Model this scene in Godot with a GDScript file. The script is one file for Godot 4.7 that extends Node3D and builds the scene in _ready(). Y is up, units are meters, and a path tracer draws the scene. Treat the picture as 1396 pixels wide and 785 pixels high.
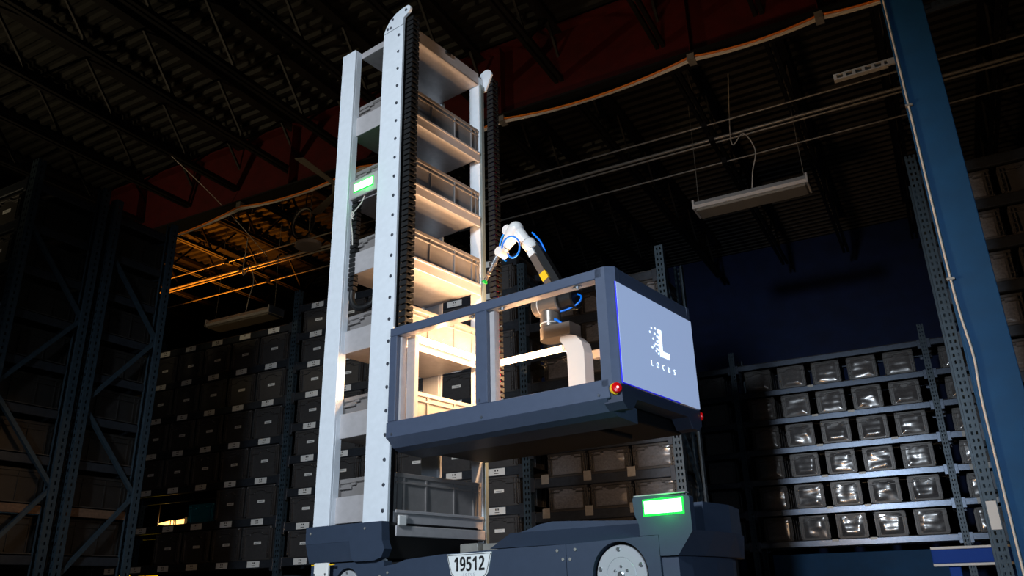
extends Node3D
# A mobile picking robot with a lit cab in a dark warehouse aisle.

const TAN_R := 37.0      # heading of the robot against the camera, degrees
const TAN_B := 28.0      # heading of the racks and the building
const ROBOT_AT := Vector3(-0.569, 0.0, -3.475)
const ROOF := 5.75
var XB: Vector3
var ZB: Vector3
var used := {}
var M := {}
var mesh_cache := {}

# ------------------------------------------------------------------ names and nodes
func numbered(n: String) -> String:
	if not used.has(n):
		used[n] = 0
		return n
	used[n] += 1
	return "%s_%03d" % [n, used[n]]

func tag(o: Node, label: String, category: String, group := "", kind := "") -> void:
	if label != "": o.set_meta("label", label)
	if category != "": o.set_meta("category", category)
	if group != "": o.set_meta("group", group)
	if kind != "": o.set_meta("kind", kind)

func thing(called: String, label: String, category: String, at := Vector3.ZERO, turn := 0.0, group := "") -> Node3D:
	var o := Node3D.new()
	o.name = numbered(called)
	add_child(o)
	o.position = at
	o.rotation.y = turn
	tag(o, label, category, group)
	return o

func setting(called: String, label: String, category: String, at := Vector3.ZERO, turn := 0.0) -> Node3D:
	var o := thing(called, label, category, at, turn)
	o.set_meta("kind", "structure")
	return o

func group_of(called: String, parent: Node) -> Node3D:
	var o := Node3D.new()
	o.name = called
	parent.add_child(o, true)
	return o

func mesh_of(st: SurfaceTool, m: Material) -> ArrayMesh:
	var a: ArrayMesh = st.commit()
	a.surface_set_material(0, m)
	return a

func inst(called: String, a: Mesh, parent: Node, at := Vector3.ZERO, turn := 0.0) -> MeshInstance3D:
	var o := MeshInstance3D.new()
	o.mesh = a
	o.name = called
	parent.add_child(o, true)
	o.position = at
	o.rotation.y = turn
	return o

func obj(called: String, st: SurfaceTool, m: Material, parent: Node) -> MeshInstance3D:
	return inst(called, mesh_of(st, m), parent)

# point of the building frame: u along the racks, d deep into the hall
func W(u: float, y: float, d: float) -> Vector3:
	return XB * u + ZB * d + Vector3(0, y, 0)

# point of the robot frame: x towards its front, d away from the lit side
func P(x: float, y: float, d: float) -> Vector3:
	return Vector3(x, y, -d)

# ------------------------------------------------------------------ shapes
func tool() -> SurfaceTool:
	var st := SurfaceTool.new()
	st.begin(Mesh.PRIMITIVE_TRIANGLES)
	return st

func face(st: SurfaceTool, p: Array, out: Vector3) -> void:
	var n: Vector3 = (p[1] - p[0]).cross(p[2] - p[0]).normalized()
	if n.length() < 0.5: return
	if n.dot(out) < 0.0:
		p = p.duplicate()
		p.reverse()
		n = -n
	for i in range(1, p.size() - 1):
		for v in [p[0], p[i + 1], p[i]]:
			st.set_normal(n)
			st.add_vertex(v)

func box(st: SurfaceTool, lo: Vector3, hi: Vector3, t := Transform3D.IDENTITY) -> void:
	var c: Array = []
	for i in 8:
		c.append(t * Vector3(hi.x if i & 1 else lo.x, hi.y if i & 2 else lo.y, hi.z if i & 4 else lo.z))
	var m: Vector3 = t * ((lo + hi) / 2.0)
	for f in [[0, 1, 3, 2], [4, 5, 7, 6], [0, 1, 5, 4], [2, 3, 7, 6], [0, 2, 6, 4], [1, 3, 7, 5]]:
		var q: Array = [c[f[0]], c[f[1]], c[f[2]], c[f[3]]]
		face(st, q, (q[0] + q[2]) / 2.0 - m)

# chamfered box
func cbox(st: SurfaceTool, lo: Vector3, hi: Vector3, b := 0.004, t := Transform3D.IDENTITY) -> void:
	var m := (lo + hi) / 2.0
	var h := (hi - lo).abs() / 2.0
	b = min(b, min(h.x, min(h.y, h.z)) * 0.8)
	var c := t * m
	for ax in 3:
		var a1 := (ax + 1) % 3
		var a2 := (ax + 2) % 3
		for s in [-1.0, 1.0]:
			var q: Array = []
			for k in [[-1, -1], [1, -1], [1, 1], [-1, 1]]:
				var v := Vector3.ZERO
				v[ax] = s * h[ax]
				v[a1] = k[0] * (h[a1] - b)
				v[a2] = k[1] * (h[a2] - b)
				q.append(t * (m + v))
			face(st, q, (q[0] + q[2]) / 2.0 - c)
			for s2 in [-1.0, 1.0]:
				var e: Array = []
				for k in [[0, -1], [0, 1], [1, 1], [1, -1]]:
					var v := Vector3.ZERO
					v[ax] = s * (h[ax] - (b if k[0] else 0.0))
					v[a1] = s2 * (h[a1] - (0.0 if k[0] else b))
					v[a2] = k[1] * (h[a2] - b)
					e.append(t * (m + v))
				face(st, e, (e[0] + e[2]) / 2.0 - c)
	for sx in [-1.0, 1.0]:
		for sy in [-1.0, 1.0]:
			for sz in [-1.0, 1.0]:
				var s3 := Vector3(sx, sy, sz)
				var tri: Array = []
				for ax in 3:
					var v := (h - Vector3(b, b, b)) * s3
					v[ax] = h[ax] * s3[ax]
					tri.append(t * (m + v))
				face(st, tri, tri[0] - c)

func rb(st: SurfaceTool, x0: float, x1: float, y0: float, y1: float, d0: float, d1: float, b := 0.004) -> void:
	var lo := Vector3(min(x0, x1), min(y0, y1), -max(d0, d1))
	var hi := Vector3(max(x0, x1), max(y0, y1), -min(d0, d1))
	if b > 0.0: cbox(st, lo, hi, b)
	else: box(st, lo, hi)

func along(a: Vector3, b: Vector3) -> Transform3D:
	var y := (b - a).normalized()
	var r := Vector3.UP if absf(y.y) < 0.9 else Vector3.RIGHT
	var x := r.cross(y).normalized()
	return Transform3D(Basis(x, y, x.cross(y)), a)

# flat bar from a to b
func bar(st: SurfaceTool, a: Vector3, b: Vector3, w: float, k: float) -> void:
	box(st, Vector3(-w / 2, 0, -k / 2), Vector3(w / 2, a.distance_to(b), k / 2), along(a, b))

# turned shape: profile of [radius, height] along the axis a -> b
func lathe(st: SurfaceTool, a: Vector3, b: Vector3, prof: Array, n := 20) -> void:
	var t := along(a, b)
	for i in prof.size() - 1:
		var p0: Array = prof[i]
		var p1: Array = prof[i + 1]
		var dr: float = p1[0] - p0[0]
		var dh: float = p1[1] - p0[1]
		if absf(dr) + absf(dh) < 1e-7: continue
		for k in n:
			var q: Array = []
			var nn: Array = []
			for e in [[p0, k], [p0, k + 1], [p1, k + 1], [p1, k]]:
				var an: float = TAU * e[1] / n
				var dir := Vector3(cos(an), 0, sin(an))
				q.append(t * (dir * e[0][0] + Vector3(0, e[0][1], 0)))
				nn.append((t.basis * (dir * dh - Vector3(0, dr, 0))).normalized())
			for tr in [[0, 1, 2], [0, 2, 3]]:
				var g: Vector3 = (q[tr[1]] - q[tr[0]]).cross(q[tr[2]] - q[tr[0]])
				if g.length() < 1e-12: continue
				var order: Array = [tr[0], tr[2], tr[1]] if g.dot(nn[tr[0]] + nn[tr[1]] + nn[tr[2]]) > 0.0 else tr
				for v in order:
					st.set_normal(nn[v])
					st.add_vertex(q[v])

func cyl(st: SurfaceTool, a: Vector3, b: Vector3, r: float, r2 := -1.0, n := 20) -> void:
	if r2 < 0.0: r2 = r
	var l := a.distance_to(b)
	var c: float = min(min(r, r2) * 0.12, l * 0.2)
	lathe(st, a, b, [[0, 0], [r - c, 0], [r, c], [r2, l - c], [r2 - c, l], [0, l]], n)

func ball(st: SurfaceTool, c: Vector3, r: float, n := 18) -> void:
	var prof: Array = []
	for i in 11:
		var an := PI * i / 10.0
		prof.append([r * sin(an), r * (1.0 - cos(an))])
	lathe(st, c - Vector3(0, r, 0), c + Vector3(0, r, 0), prof, n)

func tube(st: SurfaceTool, pts: Array, r: float, n := 8) -> void:
	var rings: Array = []
	var nor: Array = []
	var up := Vector3.UP
	for i in pts.size():
		var tg: Vector3 = (pts[min(i + 1, pts.size() - 1)] - pts[max(i - 1, 0)]).normalized()
		var x := up.cross(tg)
		if x.length() < 0.05: x = Vector3.RIGHT.cross(tg)
		x = x.normalized()
		var y := tg.cross(x)
		up = y if i > 0 or true else up
		var ring: Array = []
		var rn: Array = []
		for k in n:
			var d := x * cos(TAU * k / n) + y * sin(TAU * k / n)
			rn.append(d)
			ring.append(pts[i] + d * r)
		rings.append(ring)
		nor.append(rn)
	for i in pts.size() - 1:
		for k in n:
			var k2 := (k + 1) % n
			var vs: Array = [[i, k], [i + 1, k2], [i, k2], [i, k], [i + 1, k], [i + 1, k2]]
			var g: Vector3 = (rings[i][k2] - rings[i][k]).cross(rings[i + 1][k2] - rings[i][k])
			if g.dot(nor[i][k]) < 0.0: vs.reverse()
			for v in vs:
				st.set_normal(nor[v[0]][v[1]])
				st.add_vertex(rings[v[0]][v[1]])

func curve(pts: Array, steps := 6) -> Array:
	var out: Array = []
	for i in pts.size() - 1:
		var a: Vector3 = pts[max(i - 1, 0)]
		var d: Vector3 = pts[min(i + 2, pts.size() - 1)]
		for k in steps:
			out.append(pts[i].cubic_interpolate(pts[i + 1], a, d, float(k) / steps))
	out.append(pts[-1])
	return out

# polygon in the plane (o, ex, ey) pushed along ez
func extrude(st: SurfaceTool, poly: Array, o: Vector3, ex: Vector3, ey: Vector3, ez: Vector3, holes := []) -> void:
	var pp := PackedVector2Array(poly)
	var idx := Geometry2D.triangulate_polygon(pp)
	for i in range(0, idx.size(), 3):
		var tri: Array = []
		for k in 3:
			var q := pp[idx[i + k]]
			tri.append(o + ex * q.x + ey * q.y)
		face(st, tri, -ez)
		face(st, [tri[0] + ez, tri[1] + ez, tri[2] + ez], ez)
	var cw := Geometry2D.is_polygon_clockwise(pp)
	for i in pp.size():
		var a := pp[i]
		var b := pp[(i + 1) % pp.size()]
		var t := b - a
		var n2 := Vector2(t.y, -t.x) * (-1.0 if cw else 1.0)
		var A := o + ex * a.x + ey * a.y
		var B := o + ex * b.x + ey * b.y
		face(st, [A, B, B + ez, A + ez], ex * n2.x + ey * n2.y)

# side profile in robot x-y, between depths d0 and d1
func ext_side(st: SurfaceTool, poly: Array, d0: float, d1: float) -> void:
	extrude(st, poly, P(0, 0, d0), Vector3.RIGHT, Vector3.UP, Vector3(0, 0, -(d1 - d0)))

# plan in robot x-d, between heights
func ext_plan(st: SurfaceTool, poly: Array, y0: float, y1: float) -> void:
	extrude(st, poly, Vector3(0, y0, 0), Vector3.RIGHT, Vector3(0, 0, -1), Vector3(0, y1 - y0, 0))

# front outline in robot d-y, between x0 and x1
func ext_front(st: SurfaceTool, poly: Array, x0: float, x1: float) -> void:
	extrude(st, poly, Vector3(x0, 0, 0), Vector3(0, 0, -1), Vector3.UP, Vector3(x1 - x0, 0, 0))

# ------------------------------------------------------------------ materials
func mat(called: String, c: Color, rough := 0.6, metal := 0.0, grain := 0.0, scale := 3.0) -> StandardMaterial3D:
	var m := StandardMaterial3D.new()
	m.resource_name = called
	m.albedo_color = c
	m.roughness = rough
	m.metallic = metal
	if grain > 0.0:
		var n := FastNoiseLite.new()
		n.seed = called.hash() & 0xffff
		n.frequency = 0.03
		n.fractal_octaves = 5
		var g := Gradient.new()
		g.set_color(0, Color(1.0 - grain, 1.0 - grain, 1.0 - grain))
		g.set_color(1, Color(1, 1, 1))
		var tx := NoiseTexture2D.new()
		tx.width = 256
		tx.height = 256
		tx.seamless = true
		tx.noise = n
		tx.color_ramp = g
		m.albedo_texture = tx
		m.uv1_triplanar = true
		m.uv1_world_triplanar = true
		m.uv1_scale = Vector3.ONE * scale
	M[called] = m
	return m

func glow(called: String, c: Color, e: float) -> StandardMaterial3D:
	var m := mat(called, c, 0.5)
	m.emission_enabled = true
	m.emission = c
	m.emission_energy_multiplier = e
	return m

func materials() -> void:
	mat("white_paint", Color(0.88, 0.90, 0.92), 0.42, 0.0, 0.05)
	mat("tray_grey", Color(0.74, 0.72, 0.72), 0.4, 0.2, 0.08)
	mat("slate", Color(0.29, 0.33, 0.41), 0.42, 0.0, 0.07)
	mat("base_slate", Color(0.205, 0.25, 0.32), 0.45, 0.0, 0.07)
	mat("slate_dark", Color(0.20, 0.23, 0.30), 0.5, 0.0, 0.07)
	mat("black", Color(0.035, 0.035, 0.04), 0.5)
	mat("chain_black", Color(0.02, 0.02, 0.022), 0.6)
	mat("black_gloss", Color(0.03, 0.03, 0.035), 0.25)
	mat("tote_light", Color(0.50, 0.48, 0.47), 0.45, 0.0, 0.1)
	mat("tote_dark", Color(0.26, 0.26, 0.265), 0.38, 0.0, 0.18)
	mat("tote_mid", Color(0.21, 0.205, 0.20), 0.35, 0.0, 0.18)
	mat("tote_left", Color(0.17, 0.165, 0.16), 0.4, 0.0, 0.25)  # darker tote colour stands in for light kept off the left rows
	mat("tote_teal", Color(0.06, 0.42, 0.52), 0.45, 0.0, 0.1)
	var film := mat("film", Color(0.44, 0.44, 0.45), 0.22, 0.0, 0.3, 6.0)
	film.clearcoat_enabled = true
	film.clearcoat = 0.6
	film.clearcoat_roughness = 0.1
	mat("rack_paint", Color(0.24, 0.31, 0.36), 0.36, 0.35, 0.2)
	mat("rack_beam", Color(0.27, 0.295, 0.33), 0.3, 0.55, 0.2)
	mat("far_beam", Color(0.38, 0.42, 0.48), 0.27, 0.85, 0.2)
	mat("rack_deck", Color(0.25, 0.24, 0.23), 0.6, 0.1, 0.3)
	mat("wood_lip", Color(0.42, 0.33, 0.26), 0.7, 0.0, 0.35, 5.0)
	mat("card", Color(0.86, 0.87, 0.86), 0.5)
	mat("ink", Color(0.04, 0.04, 0.05), 0.6)
	mat("ink_pale", Color(0.6, 0.62, 0.64), 0.6)
	mat("steel", Color(0.62, 0.63, 0.64), 0.3, 0.85)
	mat("rail_steel", Color(0.62, 0.68, 0.68), 0.35, 0.6)
	mat("bolt", Color(0.42, 0.44, 0.48), 0.35, 0.7)
	mat("arm_metal", Color(0.52, 0.49, 0.46), 0.3, 0.55)
	mat("arm_white", Color(0.90, 0.89, 0.87), 0.35)
	mat("arm_plate", Color(0.45, 0.40, 0.36), 0.4, 0.4)
	mat("hose_blue", Color(0.04, 0.50, 0.98), 0.3)
	mat("cable_blue", Color(0.10, 0.16, 0.55), 0.4)
	mat("cable_pink", Color(0.80, 0.25, 0.35), 0.4)
	mat("yellow", Color(0.95, 0.75, 0.03), 0.5)
	mat("red_button", Color(0.85, 0.03, 0.05), 0.25)
	mat("deck_metal", Color(0.165, 0.165, 0.155), 0.55, 0.2, 0.3, 0.8)
	mat("joist_steel", Color(0.10, 0.09, 0.09), 0.6, 0.2, 0.3, 0.8)
	mat("girder_red", Color(0.34, 0.025, 0.035), 0.65, 0.0, 0.25, 0.8)
	mat("galvanised", Color(0.66, 0.65, 0.62), 0.4, 0.4, 0.15)
	mat("cable_white", Color(0.80, 0.78, 0.74), 0.5)
	mat("cable_orange", Color(0.90, 0.48, 0.08), 0.5)
	mat("fixture", Color(0.78, 0.77, 0.76), 0.45)
	mat("hub", Color(0.68, 0.69, 0.70), 0.4, 0.2)
	mat("diffuser", Color(0.55, 0.53, 0.49), 0.55)
	mat("fan_blade", Color(0.48, 0.46, 0.42), 0.55, 0.0, 0.15)
	mat("column_blue", Color(0.0, 0.30, 0.49), 0.72, 0.0, 0.14, 0.7)
	mat("wall_blue", Color(0.03, 0.14, 0.33), 0.8, 0.0, 0.25, 0.4)
	mat("wall_dark", Color(0.12, 0.12, 0.13), 0.85, 0.0, 0.25, 0.4)
	mat("concrete", Color(0.36, 0.35, 0.34), 0.55, 0.0, 0.3, 0.6)
	mat("rail_blue", Color(0.01, 0.25, 0.62), 0.8)
	mat("sheet_blue", Color(0.22, 0.42, 0.60), 0.3)
	mat("suction_green", Color(0.10, 0.75, 0.25), 0.4)
	glow("led", Color(1.0, 0.86, 0.70), 7.0)
	glow("screen", Color(0.90, 1.0, 0.93), 2.6)
	glow("screen_edge", Color(0.02, 0.85, 0.22), 1.0)
	glow("panel", Color(0.53, 0.60, 0.73), 0.95)
	glow("logo", Color(0.90, 0.97, 1.0), 1.5)
	glow("edge_blue", Color(0.06, 0.05, 0.9), 0.5)
	glow("button_lamp", Color(1.0, 0.75, 0.75), 1.0)
	glow("warm_lamp", Color(1.0, 0.78, 0.45), 2.0)
	glow("yellow_lamp", Color(1.0, 0.85, 0.0), 0.9)  # emission makes the barrier boards look lit; they are no lamp
	glow("softbox", Color(0.92, 0.96, 1.0), 3.0)
	var p := mat("pane", Color(0.02, 0.02, 0.02, 0.02), 0.0)
	p.transparency = BaseMaterial3D.TRANSPARENCY_ALPHA

# ------------------------------------------------------------------ the scene
func _ready() -> void:
	var a := deg_to_rad(TAN_B)
	XB = Vector3(cos(a), 0, sin(a))
	ZB = Vector3(sin(a), 0, -cos(a))
	camera_and_light()
	materials()
	shell()
	roof_steel()
	racks()
	robot()
	hall_details()

func camera_and_light() -> void:
	var cam := Camera3D.new()
	cam.name = "camera"
	var pitch := deg_to_rad(21.0)
	var roll := deg_to_rad(-1.45)
	var fw := Vector3(0, sin(pitch), -cos(pitch))
	var rt := Vector3.RIGHT
	var up := Vector3(0, cos(pitch), sin(pitch))
	var rt2 := rt * cos(roll) + up * sin(roll)
	var up2 := up * cos(roll) - rt * sin(roll)
	cam.transform = Transform3D(Basis(rt2, up2, -fw), Vector3(0, 0.12, 0))
	cam.fov = rad_to_deg(2.0 * atan(392.5 / 1070.0))
	cam.near = 0.02
	cam.far = 100.0
	add_child(cam)
	cam.current = true
	var we := WorldEnvironment.new()
	we.name = "environment"
	var e := Environment.new()
	e.background_mode = Environment.BG_COLOR
	e.background_color = Color(0, 0, 0)
	e.tonemap_mode = Environment.TONE_MAPPER_LINEAR
	e.tonemap_exposure = 1.0
	e.sdfgi_enabled = true
	e.ssao_enabled = true
	e.ssil_enabled = true
	we.environment = e
	add_child(we)
	# photographer's lamp, left of and behind the camera
	var l := SpotLight3D.new()
	l.name = "key_light"
	l.light_color = Color(0.90, 0.95, 1.0)
	l.light_energy = 34.0
	l.light_size = 0.3
	l.spot_angle = 31.0
	l.spot_angle_attenuation = 0.8
	l.spot_range = 40.0
	l.spot_attenuation = 2.0
	l.shadow_enabled = true
	add_child(l)
	l.look_at_from_position(KEY_AT, KEY_AIM)
	# low second lamp right of the camera
	var f := SpotLight3D.new()
	f.name = "fill_light"
	f.light_color = Color(0.78, 0.88, 1.0)
	f.light_energy = 4.0
	f.light_size = 0.25
	f.spot_angle = 26.0
	f.spot_angle_attenuation = 0.8
	f.spot_range = 40.0
	f.spot_attenuation = 2.0
	f.shadow_enabled = true
	add_child(f)
	f.look_at_from_position(FILL_AT, FILL_AIM)

const FILL_AT := Vector3(1.5, 0.55, 0.9)
const FILL_AIM := Vector3(0.5, 0.75, -4.5)
const KEY_AT := Vector3(-2.65, 2.5, 1.5)
const KEY_AIM := Vector3(-0.7, 1.2, -3.6)

# ------------------------------------------------------------------ hall
func shell() -> void:
	var turn := -deg_to_rad(TAN_B)
	var U0 := -20.0
	var U1 := 8.0
	var D0 := -7.0
	var D1 := 13.6
	var s: SurfaceTool
	var f := setting("floor", "grey concrete warehouse floor under the racks and robot", "floor", Vector3.ZERO, turn)
	s = tool()
	box(s, Vector3(U0, -0.2, -D1), Vector3(U1, 0.0, -D0))
	obj("slab", s, M.concrete, f)
	var walls: Array = [
		["wall_back", "dark blue painted back wall behind the far rack", M.wall_blue, Vector3(U0, 0, -D1 - 0.25), Vector3(U1, ROOF + 0.4, -D1)],
		["wall_front", "dark warehouse wall behind the camera side of the hall", M.wall_dark, Vector3(U0, 0, -D0), Vector3(U1, ROOF + 0.4, -D0 + 0.25)],
		["wall_left", "dark end wall beyond the left rack rows", M.wall_dark, Vector3(U0 - 0.25, 0, -D1 - 0.25), Vector3(U0, ROOF + 0.4, -D0 + 0.25)],
		["wall_right", "dark end wall beyond the blue column", M.wall_dark, Vector3(U1, 0, -D1 - 0.25), Vector3(U1 + 0.25, ROOF + 0.4, -D0 + 0.25)]]
	for w in walls:
		var o := setting(w[0], w[1], "wall", Vector3.ZERO, turn)
		s = tool()
		box(s, w[3], w[4])
		obj("wall_panel", s, w[2], o)
	# corrugated roof deck: real ribs along u
	var c := setting("ceiling", "dark corrugated metal roof deck with ribs", "ceiling", Vector3.ZERO, turn)
	s = tool()
	var pitch := 0.15
	var prof: Array = []
	var z := D0
	while z < D1:
		prof.append_array([Vector2(z, ROOF), Vector2(z + 0.055, ROOF), Vector2(z + 0.075, ROOF + 0.04), Vector2(z + 0.13, ROOF + 0.04)])
		z += pitch
	prof.append(Vector2(D1, ROOF))
	for i in prof.size() - 1:
		var p0: Vector2 = prof[i]
		var p1: Vector2 = prof[i + 1]
		var q: Array = [Vector3(U0, p0.y, -p0.x), Vector3(U1, p0.y, -p0.x), Vector3(U1, p1.y, -p1.x), Vector3(U0, p1.y, -p1.x)]
		face(s, q, Vector3(0, -1, 0.01))
	obj("roof_deck", s, M.deck_metal, c)
	s = tool()
	box(s, Vector3(U0, ROOF + 0.06, -D1), Vector3(U1, ROOF + 0.3, -D0))
	obj("roof_insulation", s, M.wall_dark, c)

func roof_steel() -> void:
	var turn := -deg_to_rad(TAN_B)
	# red plate girder with flanges
	var g := thing("steel_girder", "deep dark red steel girder under the roof, carrying the cable bundle", "girder", W(0, 4.8, 6.35), turn)
	var s := tool()
	box(s, Vector3(-19.9, 0.02, -0.006), Vector3(7.9, 0.88, 0.006))
	obj("web", s, M.girder_red, g)
	for y in [0.0, 0.88]:
		s = tool()
		box(s, Vector3(-19.9, y, -0.12), Vector3(7.9, y + 0.025, 0.12))
		obj("flange", s, M.girder_red if y > 0.5 else M.joist_steel, g)
	for u in [-9.25, -6.4, -3.4, -1.35, -0.2]:
		s = tool()
		box(s, Vector3(u - 0.006, 0.025, -0.11), Vector3(u + 0.006, 0.88, 0.11))
		obj("stiffener", s, M.girder_red, g)
	# open web joists
	var k := 0
	var js: Mesh = null
	var jw: Mesh = null
	var jc: Mesh = null
	for u in [-13.0, -12.05, -11.1, -10.15, -9.25, -8.3, -7.4, -6.47, -5.55, -4.65, -3.7, -2.75, -1.65, -0.7, 0.3, 1.3]:
		var j := thing("roof_joist", "dark open-web steel roof joist under the corrugated deck", "joist", W(u, 5.05, 0), turn, "open-web joists under the roof")
		if js == null:
			var z0 := -12.8
			var z1 := 6.5
			s = tool()
			box(s, Vector3(-0.06, 0.62, z0), Vector3(0.06, 0.68, z1))
			js = mesh_of(s, M.joist_steel)
			s = tool()
			box(s, Vector3(-0.05, 0.0, z0), Vector3(-0.012, 0.05, z1))
			box(s, Vector3(0.012, 0.0, z0), Vector3(0.05, 0.05, z1))
			jc = mesh_of(s, M.joist_steel)
			s = tool()
			var z := z0 + 0.2
			var low := true
			while z < z1 - 0.5:
				var y0 := 0.03 if low else 0.63
				var y1 := 0.63 if low else 0.03
				bar(s, Vector3(0, y0, z), Vector3(0, y1, z + 0.5), 0.025, 0.025)
				low = not low
				z += 0.5
			jw = mesh_of(s, M.joist_steel)
		inst("top_chord", js, j)
		inst("bottom_chord", jc, j)
		inst("web", jw, j)
		k += 1
	# conduits
	for c in [[7.9, 5.02, 0.012, "upper"], [8.2, 5.0, 0.02, "middle"], [8.8, 5.0, 0.012, "lower"]]:
		var o := thing("conduit", "thin %s metal conduit run below the roof joists" % c[3], "conduit", W(0, c[1], c[0]), turn)
		s = tool()
		tube(s, [Vector3(-18, 0, 0), Vector3(-6, 0, 0), Vector3(6, 0, 0)], c[2], 8)
		if c[3] == "middle":
			tube(s, [Vector3(-18, -0.01, -0.07), Vector3(6, -0.01, -0.07)], 0.014, 8)
		obj("pipe", s, M.galvanised, o)
		for u in [-9.25, -5.55, -1.65]:
			s = tool()
			box(s, Vector3(u - 0.03, -0.03, -0.09), Vector3(u + 0.03, 0.05, 0.03))
			obj("clamp", s, M.joist_steel, o)
	# cable bundle slung below the girder
	var spans: Array = [[-11.2, 4.70], [-9.7, 4.72], [-7.22, 4.73], [-5.3, 4.74], [-3.4, 4.76], [-1.35, 4.765], [-0.2, 4.765], [0.9, 4.78], [2.5, 4.78]]
	var cb := thing("cable_bundle", "white cable bundle with one orange cable slung under the red girder", "cables", W(0, 0, 6.3), turn)
	for c in 4:
		s = tool()
		var pts: Array = []
		for i in spans.size() - 1:
			var p0: Array = spans[i]
			var p1: Array = spans[i + 1]
			for q in 10:
				var t := q / 10.0
				var sag: float = (0.05 + 0.012 * c) * (p1[0] - p0[0]) / 1.8
				pts.append(Vector3(lerpf(p0[0], p1[0], t), lerpf(p0[1], p1[1], t) - sag * 4.0 * t * (1.0 - t) - 0.012 * (c % 2), 0.014 * c))
		if c == 3:
			for i in pts.size(): pts[i] += Vector3(0, 0.025, 0.005)
		tube(s, pts, 0.011, 7)
		obj("orange_cable" if c == 3 else "white_cable", s, M.cable_orange if c == 3 else M.cable_white, cb)
	for u in [-9.7, -7.22, -3.4, -1.35, -0.2]:
		s = tool()
		box(s, Vector3(u - 0.035, 4.735, -0.04), Vector3(u + 0.035, 4.80, 0.07))
		obj("hanger_clip", s, M.galvanised, cb)

# ------------------------------------------------------------------ racks
func plate_holes(st: SurfaceTool, o: Vector3, ex: Vector3, w: float, h: float, k: Vector3, cols: int) -> void:
	# perforated sheet: strips and bridges, holes left open
	var hw := 0.013
	var strip := (w - cols * hw) / (cols + 1)
	var at := func(x0: float, x1: float, y0: float, y1: float) -> void:
		var q: Array = [o + ex * x0 + Vector3(0, y0, 0), o + ex * x1 + Vector3(0, y0, 0), o + ex * x1 + Vector3(0, y1, 0), o + ex * x0 + Vector3(0, y1, 0)]
		face(st, q, k)
		face(st, [q[0] - k, q[1] - k, q[2] - k, q[3] - k], -k)
	for i in cols + 1:
		at.call(i * (strip + hw), i * (strip + hw) + strip, 0.0, h)
	var y := 0.0
	var n := int(h / 0.05)
	for r in n:
		for i in cols:
			at.call(strip + i * (strip + hw), (i + 1) * (strip + hw), r * 0.05, r * 0.05 + 0.026)
	for i in cols:
		at.call(strip + i * (strip + hw), (i + 1) * (strip + hw), n * 0.05, h)

func upright_mesh(h: float) -> Mesh:
	var key := "up%.2f" % h
	if mesh_cache.has(key): return mesh_cache[key]
	var s := tool()
	var w := 0.075
	var dp := 0.06
	plate_holes(s, Vector3(-w / 2, 0, 0), Vector3.RIGHT, w, h, Vector3(0, 0, 0.003), 2)
	plate_holes(s, Vector3(-w / 2, 0, -dp), Vector3(0, 0, 1), dp, h, Vector3(-0.003, 0, 0), 1)
	plate_holes(s, Vector3(w / 2, 0, -dp), Vector3(0, 0, 1), dp, h, Vector3(0.003, 0, 0), 1)
	box(s, Vector3(-w / 2, 0, -dp - 0.002), Vector3(-w / 2 + 0.02, h, -dp))
	box(s, Vector3(w / 2 - 0.02, 0, -dp - 0.002), Vector3(w / 2, h, -dp))
	box(s, Vector3(-0.07, 0, -0.09), Vector3(0.07, 0.008, 0.03))
	mesh_cache[key] = mesh_of(s, M.rack_paint)
	return mesh_cache[key]

func label_mesh() -> Mesh:
	if mesh_cache.has("label"): return mesh_cache["label"]
	var s := tool()
	box(s, Vector3(-0.085, -0.03, 0), Vector3(0.085, 0.03, 0.0015))
	var m := mesh_of(s, M.card)
	s = tool()
	for q in [[-0.018, -0.006, 0.004, 0.02], [0.006, 0.018, 0.004, 0.02], [-0.022, 0.022, -0.016, -0.010]]:
		box(s, Vector3(q[0], q[2], 0.0012), Vector3(q[1], q[3], 0.0022))
	s.commit(m)
	m.surface_set_material(1, M.ink)
	mesh_cache["label"] = m
	return m

func blue_label_mesh() -> Mesh:
	if mesh_cache.has("blue_label"): return mesh_cache["blue_label"]
	var s := tool()
	box(s, Vector3(-0.11, -0.035, 0), Vector3(0.11, 0.035, 0.0015))
	var m := mesh_of(s, M.card)
	s = tool()
	box(s, Vector3(-0.01, -0.035, 0.0012), Vector3(0.02, 0.035, 0.0022))
	s.commit(m)
	m.surface_set_material(1, M.rail_blue)
	mesh_cache["blue_label"] = m
	return m

func beam_mesh(l: float, m: Material) -> Mesh:
	var key := "beam%.2f%s" % [l, m.resource_name]
	if mesh_cache.has(key): return mesh_cache[key]
	var s := tool()
	cbox(s, Vector3(-l / 2, -0.04, -0.045), Vector3(l / 2, 0.04, 0), 0.006)
	# hooked end plates
	for e in [-1, 1]:
		cbox(s, Vector3(e * (l / 2 - 0.02) - 0.02, -0.07, -0.005), Vector3(e * (l / 2 - 0.02) + 0.02, 0.05, 0.006), 0.002)
	mesh_cache[key] = mesh_of(s, m)
	return mesh_cache[key]

func deck_mesh(l: float, dp: float) -> Mesh:
	var key := "deck%.2f_%.2f" % [l, dp]
	if mesh_cache.has(key): return mesh_cache[key]
	var s := tool()
	box(s, Vector3(-l / 2, 0, -dp), Vector3(l / 2, 0.006, 0))
	mesh_cache[key] = mesh_of(s, M.rack_deck)
	return mesh_cache[key]

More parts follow.
